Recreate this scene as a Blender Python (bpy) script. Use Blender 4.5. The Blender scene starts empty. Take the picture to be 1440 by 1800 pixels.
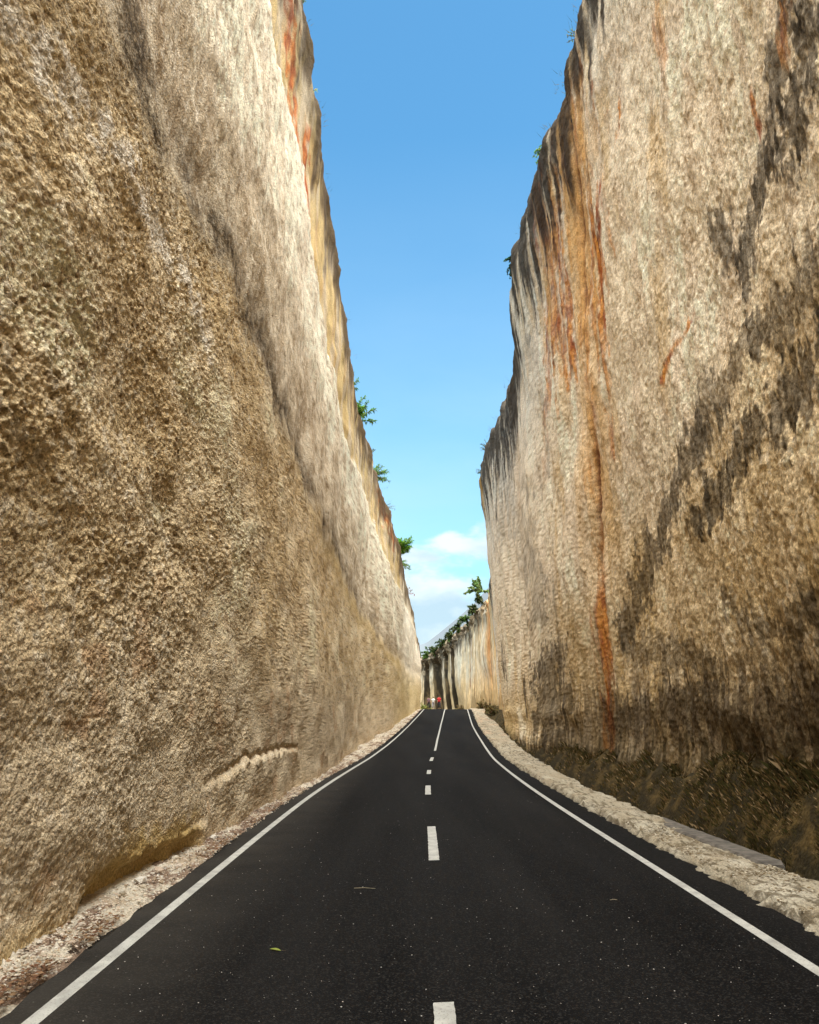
import bpy, bmesh, math, random
import numpy as np
from mathutils import Vector, Matrix

random.seed(7)
rng = np.random.default_rng(7)
S = bpy.context.scene
COL = S.collection
R = math.radians

# ------------------------------------------------------------------ camera
EYE = 1.97
PITCH = 13.7
cam_d = bpy.data.cameras.new('camera')
cam = bpy.data.objects.new('camera', cam_d)
COL.objects.link(cam)
cam.location = (0, 0, EYE)
cam.rotation_euler = (R(90 + PITCH), 0, 0)
cam_d.sensor_fit = 'HORIZONTAL'
cam_d.sensor_width = 36
cam_d.lens = 36
cam_d.clip_end = 5000
cam_d.clip_start = 0.05
S.camera = cam

# ------------------------------------------------------------------ light
SUN_DIR = Vector((0.17, -0.35, 0.92)).normalized()      # towards the sun
sun_el = math.asin(SUN_DIR.z)
sun_az = math.atan2(SUN_DIR.x, SUN_DIR.y)
world = bpy.data.worlds.new("World")
S.world = world
world.use_nodes = True
SKY_STRENGTH = 0.068
SUN_STRENGTH = 5.0
SUN_ANGLE = 85
sd = bpy.data.lights.new('sun', 'SUN')
sd.energy = SUN_STRENGTH
sd.angle = R(SUN_ANGLE)
sd.color = (1.0, 0.95, 0.87)
so = bpy.data.objects.new('sun', sd)
COL.objects.link(so)
so.rotation_euler = (-SUN_DIR).to_track_quat('-Z', 'Y').to_euler()
so.location = (0, -20, 60)
S.view_settings.view_transform = 'Standard'
S.view_settings.look = 'None'
S.view_settings.gamma = 1
S.view_settings.exposure = 1.6
S.view_settings.use_curve_mapping = False


def world_nodes():
    nt = world.node_tree
    nt.nodes.clear()
    N = nt.nodes.new
    L = nt.links.new
    out = N('ShaderNodeOutputWorld')
    bg = N('ShaderNodeBackground')
    bg.inputs['Strength'].default_value = SKY_STRENGTH
    L(bg.outputs[0], out.inputs[0])
    sky = N('ShaderNodeTexSky')
    sky.sky_type = 'NISHITA'
    sky.sun_disc = False
    sky.sun_elevation = sun_el
    sky.sun_rotation = sun_az
    sky.air_density = 1.0
    sky.dust_density = 0.6
    sky.ozone_density = 1.0
    tint = N('ShaderNodeMixRGB'); tint.blend_type = 'MULTIPLY'; tint.inputs[0].default_value = 1
    tint.inputs[2].default_value = SKY_TINT
    L(sky.outputs[0], tint.inputs[1])
    tc = N('ShaderNodeTexCoord')
    sep = N('ShaderNodeSeparateXYZ')
    L(tc.outputs['Generated'], sep.inputs[0])
    # stretch the cloud field so banks are flatter than wide
    mp = N('ShaderNodeMapping')
    mp.inputs['Scale'].default_value = (1, 1, 1.9)
    mp.inputs['Location'].default_value = CLOUD_LOC
    L(tc.outputs['Generated'], mp.inputs[0])
    n1 = N('ShaderNodeTexNoise')
    n1.inputs['Scale'].default_value = 8.0
    n1.inputs['Detail'].default_value = 9
    n1.inputs['Roughness'].default_value = 0.55
    n1.inputs['Distortion'].default_value = 0.15
    L(mp.outputs[0], n1.inputs[0])
    # cloud amount falls with elevation
    ra = N('ShaderNodeValToRGB')
    cr = ra.color_ramp
    while len(cr.elements) > 1:
        cr.elements.remove(cr.elements[-1])
    pts = [(0.0, .18), (0.08, .20), (0.125, .24), (0.15, 0.17), (0.166, 0.0), (0.20, 0.03), (0.235, -.03), (0.27, -.10), (0.34, -0.25), (1.0, -0.30)]
    cr.elements[0].position = 0
    cr.elements[0].color = (.5 + pts[0][1],) * 3 + (1,)
    for p, v in pts[1:]:
        e = cr.elements.new(p)
        e.color = (.5 + v,) * 3 + (1,)
    L(sep.outputs['Z'], ra.inputs[0])
    add = N('ShaderNodeMath'); add.operation = 'ADD'
    L(n1.outputs[0], add.inputs[0])
    L(ra.outputs[0], add.inputs[1])
    mr = N('ShaderNodeMapRange'); mr.interpolation_type = 'SMOOTHSTEP'
    mr.inputs[1].default_value = 1.00
    mr.inputs[2].default_value = 1.15
    L(add.outputs[0], mr.inputs[0])
    # soft high veil
    mp2 = N('ShaderNodeMapping')
    mp2.inputs['Scale'].default_value = (1, 1, 2.6)
    mp2.inputs['Rotation'].default_value = (0, 0.25, 0)
    L(tc.outputs['Generated'], mp2.inputs[0])
    n2 = N('ShaderNodeTexNoise')
    n2.inputs['Scale'].default_value = 2.6
    n2.inputs['Detail'].default_value = 6
    n2.inputs['Roughness'].default_value = 0.5
    L(mp2.outputs[0], n2.inputs[0])
    rb = N('ShaderNodeValToRGB')
    c2 = rb.color_ramp
    c2.elements[0].position = 0.0
    c2.elements[0].color = (.9, .9, .9, 1)
    c2.elements[1].position = 0.62
    c2.elements[1].color = (.0, .0, .0, 1)
    e = c2.elements.new(.22); e.color = (.62, .62, .62, 1)
    e = c2.elements.new(.42); e.color = (.24, .24, .24, 1)
    L(sep.outputs['Z'], rb.inputs[0])
    m2 = N('ShaderNodeMapRange')
    m2.inputs[1].default_value = .3
    m2.inputs[2].default_value = .7
    m2.inputs[3].default_value = .35
    m2.inputs[4].default_value = 1.0
    L(n2.outputs[0], m2.inputs[0])
    mv = N('ShaderNodeMath'); mv.operation = 'MULTIPLY'
    L(m2.outputs[0], mv.inputs[0]); L(rb.outputs[0], mv.inputs[1])
    mixv = N('ShaderNodeMixRGB')
    mixv.inputs[2].default_value = VEIL_COL
    L(mv.outputs[0], mixv.inputs[0])
    L(tint.outputs[0], mixv.inputs[1])
    # cloud body: white tops, soft grey-blue thicker parts
    n3 = N('ShaderNodeTexNoise')
    n3.inputs['Scale'].default_value = 9
    n3.inputs['Detail'].default_value = 6
    mp3 = N('ShaderNodeMapping')
    mp3.inputs['Location'].default_value = (.3, 0, .06)
    mp3.inputs['Scale'].default_value = (1, 1, 1.9)
    L(tc.outputs['Generated'], mp3.inputs[0])
    L(mp3.outputs[0], n3.inputs[0])
    cc = N('ShaderNodeMixRGB')
    cc.inputs[1].default_value = CLOUD_LIT
    cc.inputs[2].default_value = CLOUD_SHADE
    m3 = N('ShaderNodeMapRange'); m3.inputs[1].default_value = .42; m3.inputs[2].default_value = .62
    L(n3.outputs[0], m3.inputs[0])
    L(m3.outputs[0], cc.inputs[0])
    mixc = N('ShaderNodeMixRGB')
    mc = N('ShaderNodeMath'); mc.operation = 'MULTIPLY'; mc.inputs[1].default_value = .9
    L(mr.outputs[0], mc.inputs[0])
    L(mc.outputs[0], mixc.inputs[0])
    L(mixv.outputs[0], mixc.inputs[1])
    L(cc.outputs[0], mixc.inputs[2])
    L(mixc.outputs[0], bg.inputs['Color'])


SKY_TINT = (.66, 1.27, 1.36, 1)
VEIL_COL = (3.4, 4.7, 5.4, 1)
CLOUD_LIT = (5.0, 5.4, 5.6, 1)
CLOUD_SHADE = (3.0, 3.9, 4.5, 1)
CLOUD_LOC = (0.0, 0.0, 0.0)
world_nodes()

# ------------------------------------------------------------------ noise helpers (numpy)
def _hash(ix, iy, seed):
    h = (ix.astype(np.int64) * 374761393 + iy.astype(np.int64) * 668265263 + seed * 974634777) & 0xffffffff
    h = ((h ^ (h >> 13)) * 1274126177) & 0xffffffff
    h = (h ^ (h >> 16)) & 0xffffffff
    return h

def _h01(ix, iy, seed):
    return _hash(ix, iy, seed).astype(np.float64) / 4294967295.0

def vn(x, y, seed=0):
    """smooth value noise in -1..1"""
    ix = np.floor(x); iy = np.floor(y)
    fx = x - ix; fy = y - iy
    fx = fx * fx * fx * (fx * (fx * 6 - 15) + 10); fy = fy * fy * fy * (fy * (fy * 6 - 15) + 10)
    a = _h01(ix, iy, seed); b = _h01(ix + 1, iy, seed)
    c = _h01(ix, iy + 1, seed); d = _h01(ix + 1, iy + 1, seed)
    return 2 * ((a * (1 - fx) + b * fx) * (1 - fy) + (c * (1 - fx) + d * fx) * fy) - 1

def fbm(x, y, seed=0, o=4, g=.5):
    r = 0; a = 1; t = 0
    for k in range(o):
        r = r + a * vn(x + 17.3 * k, y - 9.1 * k, seed + k * 31)
        t += a; a *= g; x = x * 2.03; y = y * 1.97
    return r / t * 1.6

def worley(x, y, seed=0):
    ix = np.floor(x); iy = np.floor(y)
    f1 = np.full(x.shape, 9.0); f2 = np.full(x.shape, 9.0); idv = np.zeros(x.shape)
    for dx in (-1, 0, 1):
        for dy in (-1, 0, 1):
            cx = ix + dx; cy = iy + dy
            px = cx + _h01(cx, cy, seed); py = cy + _h01(cx, cy, seed + 5)
            d = (px - x) ** 2 + (py - y) ** 2
            m = d < f1
            f2 = np.where(m, f1, np.minimum(f2, d))
            idv = np.where(m, _h01(cx, cy, seed + 9), idv)
            f1 = np.where(m, d, f1)
    return np.sqrt(f1), np.sqrt(f2), idv

def sstep(a, b, x):
    t = np.clip((x - a) / (b - a), 0, 1)
    return t * t * (3 - 2 * t)

def smooth_interp(pts, sig=1.5, lo=None, hi=None):
    """densely sampled, gently rounded version of a polyline x -> y"""
    xs, ys = zip(*pts)
    t = np.arange(xs[0], xs[-1] + .01, .25)
    v = np.interp(t, xs, ys)
    k = np.exp(-.5 * (np.arange(-40, 41) * .25 / sig) ** 2); k /= k.sum()
    pad = np.concatenate([v[0] + (v[1] - v[0]) * np.arange(-40, 0), v, v[-1] + (v[-1] - v[-2]) * np.arange(1, 41)])
    w = np.convolve(pad, k, 'valid')
    return lambda q: np.interp(q, t, w)

def seg_dist(s, z, pts, ks=1.0, kz=1.0):
    """distance of (s,z) to a polyline, with per-axis metric"""
    d = np.full(s.shape, 1e9)
    for (a, b), (c, e) in zip(pts[:-1], pts[1:]):
        ax, ay, bx, by = a * ks, b * kz, c * ks, e * kz
        vx, vy = bx - ax, by - ay
        l = vx * vx + vy * vy + 1e-9
        t = np.clip(((s * ks - ax) * vx + (z * kz - ay) * vy) / l, 0, 1)
        d = np.minimum(d, np.hypot(s * ks - ax - t * vx, z * kz - ay - t * vy))
    return d

# ------------------------------------------------------------------ object helpers
def link(name, me, mat=None, parent=None, **kw):
    o = bpy.data.objects.new(name, me)
    COL.objects.link(o)
    if mat is not None and me is not None:
        me.materials.clear(); me.materials.append(mat)
    if parent is not None:
        o.parent = parent
    for k, v in kw.items():
        o[k] = v
    return o

def mesh_np(name, V, F, smooth=False):
    me = bpy.data.meshes.new(name)
    V = np.asarray(V, dtype=np.float32).reshape(-1, 3)
    F = np.asarray(F, dtype=np.int32)
    n = F.shape[1]
    me.vertices.add(len(V)); me.vertices.foreach_set('co', V.ravel())
    me.loops.add(F.size); me.loops.foreach_set('vertex_index', F.ravel())
    me.polygons.add(len(F))
    me.polygons.foreach_set('loop_start', np.arange(0, F.size, n, dtype=np.int32))
    me.polygons.foreach_set('loop_total', np.full(len(F), n, dtype=np.int32))
    me.polygons.foreach_set('use_smooth', np.full(len(F), smooth, dtype=bool))
    me.update(calc_edges=True)
    return me

def grid_faces(nu, nv):
    i = np.arange(nu - 1)[:, None] * nv + np.arange(nv - 1)[None, :]
    return np.stack([i, i + nv, i + nv + 1, i + 1], -1).reshape(-1, 4)

def add_color(me, C, name='albedo'):
    a = me.attributes.new(name, 'FLOAT_COLOR', 'POINT')
    C = np.asarray(C, dtype=np.float32).reshape(-1, 3)
    a.data.foreach_set('color', np.concatenate([C, np.ones((len(C), 1), np.float32)], 1).ravel())

class MB:
    """collects triangles/quads for one mesh object"""
    def __init__(s): s.v = []; s.f = []; s.c = []
    def add(s, vs, fs, col=None):
        o = len(s.v); s.v += [tuple(v) for v in vs]; s.f += [tuple(i + o for i in f) for f in fs]
        s.c += [col or (1, 1, 1)] * len(vs)
    def build(s, name, mat, parent=None, smooth=False, color=False, **kw):
        me = bpy.data.meshes.new(name); me.from_pydata(s.v, [], s.f); me.update()
        if smooth: me.polygons.foreach_set('use_smooth', [True] * len(me.polygons))
        if color: add_color(me, np.array(s.c))
        return link(name, me, mat, parent, **kw)

def tube(mb, pts, rad, n=6, col=None):
    vs = []; fs = []
    P = [Vector(p) for p in pts]
    for i, p in enumerate(P):
        d = (P[min(i + 1, len(P) - 1)] - P[max(i - 1, 0)]).normalized()
        a = d.orthogonal().normalized(); b = d.cross(a)
        r = rad[i] if isinstance(rad, (list, tuple)) else rad
        for k in range(n):
            t = 2 * math.pi * k / n
            vs.append(p + (a * math.cos(t) + b * math.sin(t)) * r)
    for i in range(len(P) - 1):
        for k in range(n):
            fs.append((i * n + k, i * n + (k + 1) % n, (i + 1) * n + (k + 1) % n, (i + 1) * n + k))
    fs.append(tuple(range(n))[::-1]); fs.append(tuple((len(P) - 1) * n + k for k in range(n)))
    mb.add(vs, fs, col)

# ------------------------------------------------------------------ materials
def new_mat(name):
    m = bpy.data.materials.new(name); m.use_nodes = True
    nt = m.node_tree
    b = nt.nodes['Principled BSDF']
    return m, nt, nt.nodes.new, nt.links.new, b

def stone_mat(name, grain=26, grain_amt=.35, bump=.5, bdist=.02, rough=.95, spec=.15, scale=(1, 1, 1), fine=90):
    """colour attribute x fine mineral grain, with small relief"""
    m, nt, N, L, b = new_mat(name)
    at = N('ShaderNodeAttribute'); at.attribute_name = 'albedo'
    tc = N('ShaderNodeTexCoord')
    mp = N('ShaderNodeMapping'); mp.inputs['Scale'].default_value = scale
    L(tc.outputs['Object'], mp.inputs[0])
    n = N('ShaderNodeTexNoise'); n.inputs['Scale'].default_value = grain; n.inputs['Detail'].default_value = 5
    n.inputs['Roughness'].default_value = .65
    L(mp.outputs[0], n.inputs[0])
    mr = N('ShaderNodeMapRange'); mr.inputs[1].default_value = .33; mr.inputs[2].default_value = .67
    mr.inputs[3].default_value = 1 - grain_amt; mr.inputs[4].default_value = 1 + grain_amt * .8
    L(n.outputs[0], mr.inputs[0])
    mu = N('ShaderNodeVectorMath'); mu.operation = 'SCALE'
    L(at.outputs['Color'], mu.inputs[0]); L(mr.outputs[0], mu.inputs['Scale'])
    L(mu.outputs[0], b.inputs['Base Color'])
    b.inputs['Roughness'].default_value = rough
    b.inputs['Specular IOR Level'].default_value = spec
    v = N('ShaderNodeTexVoronoi'); v.inputs['Scale'].default_value = grain * 1.1
    L(mp.outputs[0], v.inputs[0])
    n2 = N('ShaderNodeTexNoise'); n2.inputs['Scale'].default_value = fine; n2.inputs['Detail'].default_value = 4
    L(mp.outputs[0], n2.inputs[0])
    a1 = N('ShaderNodeMath'); a1.operation = 'MULTIPLY_ADD'; a1.inputs[1].default_value = -.7
    L(v.outputs['Distance'], a1.inputs[0]); L(n.outputs[0], a1.inputs[2])
    a2 = N('ShaderNodeMath'); a2.operation = 'MULTIPLY_ADD'; a2.inputs[1].default_value = .35
    L(n2.outputs[0], a2.inputs[0]); L(a1.outputs[0], a2.inputs[2])
    bp = N('ShaderNodeBump'); bp.inputs['Strength'].default_value = bump; bp.inputs['Distance'].default_value = bdist
    L(a2.outputs[0], bp.inputs['Height']); L(bp.outputs[0], b.inputs['Normal'])
    return m

def flat_mat(name, col, var=.25, scale=8, rough=.8, bump=.2, spec=.3):
    m, nt, N, L, b = new_mat(name)
    tc = N('ShaderNodeTexCoord')
    n = N('ShaderNodeTexNoise'); n.inputs['Scale'].default_value = scale; n.inputs['Detail'].default_value = 6
    L(tc.outputs['Object'], n.inputs[0])
    mr = N('ShaderNodeMapRange'); mr.inputs[1].default_value = .3; mr.inputs[2].default_value = .7
    mr.inputs[3].default_value = 1 - var; mr.inputs[4].default_value = 1 + var
    L(n.outputs[0], mr.inputs[0])
    mu = N('ShaderNodeVectorMath'); mu.operation = 'SCALE'; mu.inputs[0].default_value = col[:3]
    L(mr.outputs[0], mu.inputs['Scale']); L(mu.outputs[0], b.inputs['Base Color'])
    b.inputs['Roughness'].default_value = rough; b.inputs['Specular IOR Level'].default_value = spec
    bp = N('ShaderNodeBump'); bp.inputs['Strength'].default_value = bump; bp.inputs['Distance'].default_value = .01
    L(n.outputs[0], bp.inputs['Height']); L(bp.outputs[0], b.inputs['Normal'])
    return m

def attr_mat(name, rough=.8, spec=.3, trans=0):
    m, nt, N, L, b = new_mat(name)
    at = N('ShaderNodeAttribute'); at.attribute_name = 'albedo'
    L(at.outputs['Color'], b.inputs['Base Color'])
    b.inputs['Roughness'].default_value = rough; b.inputs['Specular IOR Level'].default_value = spec
    if trans:
        out = [n for n in nt.nodes if n.type == 'OUTPUT_MATERIAL'][0]
        t = N('ShaderNodeBsdfTranslucent'); L(at.outputs['Color'], t.inputs[0])
        mx = N('ShaderNodeMixShader'); mx.inputs[0].default_value = trans
        L(b.outputs[0], mx.inputs[1]); L(t.outputs[0], mx.inputs[2]); L(mx.outputs[0], out.inputs[0])
    return m

def asphalt_mat():
    m, nt, N, L, b = new_mat('asphalt')
    tc = N('ShaderNodeTexCoord')
    g = N('ShaderNodeTexNoise'); g.inputs['Scale'].default_value = 160; g.inputs['Detail'].default_value = 3
    L(tc.outputs['Object'], g.inputs[0])
    big = N('ShaderNodeTexNoise'); big.inputs['Scale'].default_value = .55; big.inputs['Detail'].default_value = 6
    big.inputs['Roughness'].default_value = .6
    mpb = N('ShaderNodeMapping'); mpb.inputs['Scale'].default_value = (1.6, .14, 1)
    L(tc.outputs['Object'], mpb.inputs[0]); L(mpb.outputs[0], big.inputs[0])
    # pale chips of aggregate
    v = N('ShaderNodeTexVoronoi'); v.inputs['Scale'].default_value = 34
    L(tc.outputs['Object'], v.inputs[0])
    sp = N('ShaderNodeSeparateColor'); L(v.outputs['Color'], sp.inputs[0])
    gt = N('ShaderNodeMath'); gt.operation = 'GREATER_THAN'; gt.inputs[1].default_value = .965
    L(sp.outputs[0], gt.inputs[0])
    lt = N('ShaderNodeMath'); lt.operation = 'LESS_THAN'; lt.inputs[1].default_value = .20
    L(v.outputs['Distance'], lt.inputs[0])
    sm = N('ShaderNodeMath'); sm.operation = 'MULTIPLY'; L(gt.outputs[0], sm.inputs[0]); L(lt.outputs[0], sm.inputs[1])
    v2 = N('ShaderNodeTexVoronoi'); v2.inputs['Scale'].default_value = 75
    L(tc.outputs['Object'], v2.inputs[0])
    sp2 = N('ShaderNodeSeparateColor'); L(v2.outputs['Color'], sp2.inputs[0])
    gt2 = N('ShaderNodeMath'); gt2.operation = 'GREATER_THAN'; gt2.inputs[1].default_value = .80
    L(sp2.outputs[1], gt2.inputs[0])
    base = N('ShaderNodeMixRGB'); base.inputs[1].default_value = (.0020, .0018, .0017, 1); base.inputs[2].default_value = (.0100, .0093, .0087, 1)
    mr = N('ShaderNodeMapRange'); mr.inputs[1].default_value = .35; mr.inputs[2].default_value = .68
    L(big.outputs[0], mr.inputs[0]); L(mr.outputs[0], base.inputs[0])
    b2 = N('ShaderNodeMixRGB'); b2.inputs[2].default_value = (.022, .020, .018, 1)
    m5 = N('ShaderNodeMath'); m5.operation = 'MULTIPLY'; m5.inputs[1].default_value = .8
    L(gt2.outputs[0], m5.inputs[0]); L(m5.outputs[0], b2.inputs[0]); L(base.outputs[0], b2.inputs[1])
    b3 = N('ShaderNodeMixRGB'); b3.inputs[2].default_value = (.13, .125, .11, 1)
    L(sm.outputs[0], b3.inputs[0]); L(b2.outputs[0], b3.inputs[1])
    # dust plus painted-in sky sheen by the left edge line and faint scuffs
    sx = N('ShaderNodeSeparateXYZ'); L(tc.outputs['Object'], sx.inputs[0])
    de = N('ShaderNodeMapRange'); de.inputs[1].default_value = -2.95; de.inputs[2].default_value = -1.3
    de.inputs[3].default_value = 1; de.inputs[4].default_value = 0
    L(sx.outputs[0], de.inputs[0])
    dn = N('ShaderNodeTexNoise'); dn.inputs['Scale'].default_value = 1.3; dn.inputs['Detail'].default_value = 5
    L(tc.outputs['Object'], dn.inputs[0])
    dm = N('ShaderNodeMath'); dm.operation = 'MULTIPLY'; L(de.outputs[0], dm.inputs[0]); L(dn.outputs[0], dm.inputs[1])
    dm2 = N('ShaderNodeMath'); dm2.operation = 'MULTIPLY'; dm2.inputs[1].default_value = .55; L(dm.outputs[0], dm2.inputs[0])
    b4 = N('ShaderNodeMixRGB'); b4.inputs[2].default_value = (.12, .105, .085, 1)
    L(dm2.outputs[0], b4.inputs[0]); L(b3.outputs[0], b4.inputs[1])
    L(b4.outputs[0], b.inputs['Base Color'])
    b.inputs['Roughness'].default_value = .8; b.inputs['Specular IOR Level'].default_value = .06
    bp = N('ShaderNodeBump'); bp.inputs['Strength'].default_value = .7; bp.inputs['Distance'].default_value = .004
    v3 = N('ShaderNodeTexVoronoi'); v3.inputs['Scale'].default_value = 95; L(tc.outputs['Object'], v3.inputs[0])
    L(v3.outputs['Distance'], bp.inputs['Height']); L(bp.outputs[0], b.inputs['Normal'])
    return m

def paint_mat():
    m, nt, N, L, b = new_mat('road_paint')
    tc = N('ShaderNodeTexCoord')
    n = N('ShaderNodeTexNoise'); n.inputs['Scale'].default_value = 6; n.inputs['Detail'].default_value = 8
    L(tc.outputs['Object'], n.inputs[0])
    n2 = N('ShaderNodeTexNoise'); n2.inputs['Scale'].default_value = 70; n2.inputs['Detail'].default_value = 4
    L(tc.outputs['Object'], n2.inputs[0])
    r = N('ShaderNodeValToRGB')
    r.color_ramp.elements[0].position = .3; r.color_ramp.elements[0].color = (.30, .29, .26, 1)
    r.color_ramp.elements[1].position = .65; r.color_ramp.elements[1].color = (.47, .46, .41, 1)
    L(n.outputs[0], r.inputs[0])
    g = N('ShaderNodeMath'); g.operation = 'GREATER_THAN'; g.inputs[1].default_value = .60
    L(n2.outputs[0], g.inputs[0])
    g5 = N('ShaderNodeMath'); g5.operation = 'MULTIPLY'; g5.inputs[1].default_value = .5; L(g.outputs[0], g5.inputs[0])
    mx = N('ShaderNodeMixRGB'); mx.inputs[2].default_value = (.12, .11, .1, 1)
    L(g5.outputs[0], mx.inputs[0]); L(r.outputs[0], mx.inputs[1])
    L(mx.outputs[0], b.inputs['Base Color']); b.inputs['Roughness'].default_value = .7
    bp = N('ShaderNodeBump'); bp.inputs['Strength'].default_value = .3; bp.inputs['Distance'].default_value = .004
    L(n2.outputs[0], bp.inputs['Height']); L(bp.outputs[0], b.inputs['Normal'])
    return m

M_left = stone_mat('limestone_rough', grain=30, grain_amt=.48, bump=.9, bdist=.028, fine=95)
M_right = stone_mat('limestone_weathered', grain=30, grain_amt=.46, bump=.8, bdist=.018, fine=110, scale=(1, 1, .55))
M_far = stone_mat('limestone_far', grain=4, grain_amt=.25, bump=.6, bdist=.05, fine=20, scale=(1, 1, .25))
M_verge = stone_mat('crushed_limestone', grain=40, grain_amt=.4, bump=.8, bdist=.015, fine=140)
M_soil = stone_mat('dark_soil', grain=14, grain_amt=.5, bump=.8, bdist=.03, fine=60)
M_asphalt = asphalt_mat()
M_paint = paint_mat()
M_concrete = flat_mat('concrete', (.115, .100, .082), .45, 9, .9, .8)
M_stone = stone_mat('loose_stone', grain=30, grain_amt=.25, bump=.5, bdist=.01)
M_leaf = attr_mat('leaves', .55, .35, .35)
M_wood = flat_mat('twigs', (.12, .085, .05), .3, 20)
M_weed = attr_mat('weeds', .8, .1, .2)
M_hill = flat_mat('pale_hill', (.13, .15, .165), .06, .05, .9, .0)

# ------------------------------------------------------------------ plan of the cutting
ZR = smooth_interp([(-60, .05), (10, .05), (20, .03), (30, -.02), (38, -.05), (48, .1), (61, .42), (74, .82), (90, 1.5), (106, 2.24), (114, 2.3), (140, 2.2), (180, 1.8)], 2.0)
RL = smooth_interp([(-60, -2.40), (20, -2.40), (28.8, -2.14), (38.2, -1.78), (50.5, -1.15), (61.7, -.62), (74.4, .0), (87.8, .77), (105.8, 1.79), (108, 1.9)], 4.0)
RR = smooth_interp([(-60, 3.09), (20, 3.11), (28.8, 3.36), (38.2, 3.72), (50.5, 4.35), (61.7, 4.88), (74.4, 5.5), (87.8, 6.27), (105.8, 7.29), (108, 7.4)], 4.0)
RC = smooth_interp([(-60, .22), (6.2, .22), (11.7, .33), (15, .38), (20.8, .44), (28, .62), (36, .90), (43.4, 1.3), (54, 1.77), (73.8, 2.73), (88.8, 3.53), (101.6, 4.2), (108, 4.6)], 1.5)
LB = smooth_interp([(-60, -3.2), (12, -3.22), (20, -3.12), (30, -2.92), (47, -2.5), (60, -2.0), (75, -1.24), (88, -.4), (100, .6), (105, 1.2), (108, 1.5)], 1.2)
RB = smooth_interp([(-60, 5.9), (10, 6.0), (30, 6.2), (45, 6.55), (60, 7.5), (68, 8.05), (76, 8.62), (84, 9.8), (95, 10.9), (103, 10.9)], 1.0)

def resample_path(pts, step_fn):
    """walk a dense polyline with a position-dependent step"""
    P = np.array(pts, float)
    d = np.r_[0, np.cumsum(np.hypot(*np.diff(P, axis=0).T))]
    out = [0.0]
    while out[-1] < d[-1]:
        y = np.interp(out[-1], d, P[:, 1]); x = np.interp(out[-1], d, P[:, 0])
        out.append(out[-1] + step_fn(x, y))
    out = np.array(out[:-1] + [d[-1]])
    return np.interp(out, d, P[:, 0]), np.interp(out, d, P[:, 1]), out

def normals(x, y):
    tx = np.gradient(x); ty = np.gradient(y)
    l = np.hypot(tx, ty); return tx / l, ty / l

RIM = {}
def cliff(name, x, y, zb, zt, zsp, nside, relief, colour, lean, mat, capdir, step_pl=(.25, .6, 1.3, 3, 8, 30, 120, 400)):
    """rock face along a plan path; nside=+1 if the open side is to the right of the path"""
    tx, ty = normals(x, y)
    k = max(3, len(x) // 60)
    nx = ty * nside; ny = -tx * nside
    zk = zsp                                     # 0..1 vertical spacing
    Z = zb[:, None] + (zt - zb)[:, None] * zk[None, :]
    s = np.repeat(y[:, None], Z.shape[1], 1)
    q = np.repeat(path_s(x, y)[:, None], Z.shape[1], 1)
    top = (zt[:, None] - Z)
    h = relief(s, Z, q, top)
    h = h - .35 * np.exp(-top / .35) * 1.0       # rounded brow
    off = h + lean[:, None] * Z
    X = x[:, None] + nx[:, None] * off
    Y = y[:, None] + ny[:, None] * off
    C = colour(s, Z, q, top, h)
    RIM[name] = np.stack([X[:, -1], Y[:, -1], Z[:, -1]], -1)
    # cap running back over the plateau
    XX = [X]; YY = [Y]; ZZ = [Z]; CC = [C]
    for d in step_pl:
        nb = .12 * fbm(s[:, -1] / 1.3 + d, s[:, -1] * 0 + d, 77, 3) * min(1, d) + (.3 * vn(s[:, -1] / 9, s[:, -1] * 0 + d, 5) if d > 2 else 0)
        XX.append((X[:, -1] + capdir[0] * d)[:, None]); YY.append((Y[:, -1] + capdir[1] * d)[:, None])
        ZZ.append((Z[:, -1] + .12 * min(1, d) + nb)[:, None])
        g = np.array([.10, .09, .05])[None, None, :] * (1 + .3 * vn(s[:, -1] / .7, s[:, -1] * 0 + d, 3))[:, None, None]
        CC.append(np.broadcast_to(g, (len(x), 1, 3)))
    X = np.concatenate(XX, 1); Y = np.concatenate(YY, 1); Z = np.concatenate(ZZ, 1); C = np.concatenate(CC, 1)
    F = grid_faces(X.shape[0], X.shape[1])
    if nside < 0: F = F[:, ::-1]
    me = mesh_np(name, np.stack([X, Y, Z], -1), F)
    me.polygons.foreach_set('use_smooth', np.ones(len(F), bool))
    add_color(me, np.clip(C * np.array([1.22, 1.155, 1.06]), .01, .8))
    return link(name, me, mat, kind='structure')

def path_s(x, y):
    return np.r_[0, np.cumsum(np.hypot(np.diff(x), np.diff(y)))]

def mix(a, b, t):
    a = np.asarray(a, float); b = np.asarray(b, float)
    return a * (1 - t[..., None]) + b * t[..., None]

# ------------------------------------------------------------------ road, verges, ditch
dense = np.arange(-40, 108.01, .25)
def strip(name, yy, xl, xr, dz, mat, parent=None, **kw):
    V = np.stack([np.stack([xl, yy, ZR(yy) + dz], -1), np.stack([xr, yy, ZR(yy) + dz], -1)], 1)
    me = mesh_np(name, V, grid_faces(len(yy), 2)[:, ::-1])
    return link(name, me, mat, parent, **kw)

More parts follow.
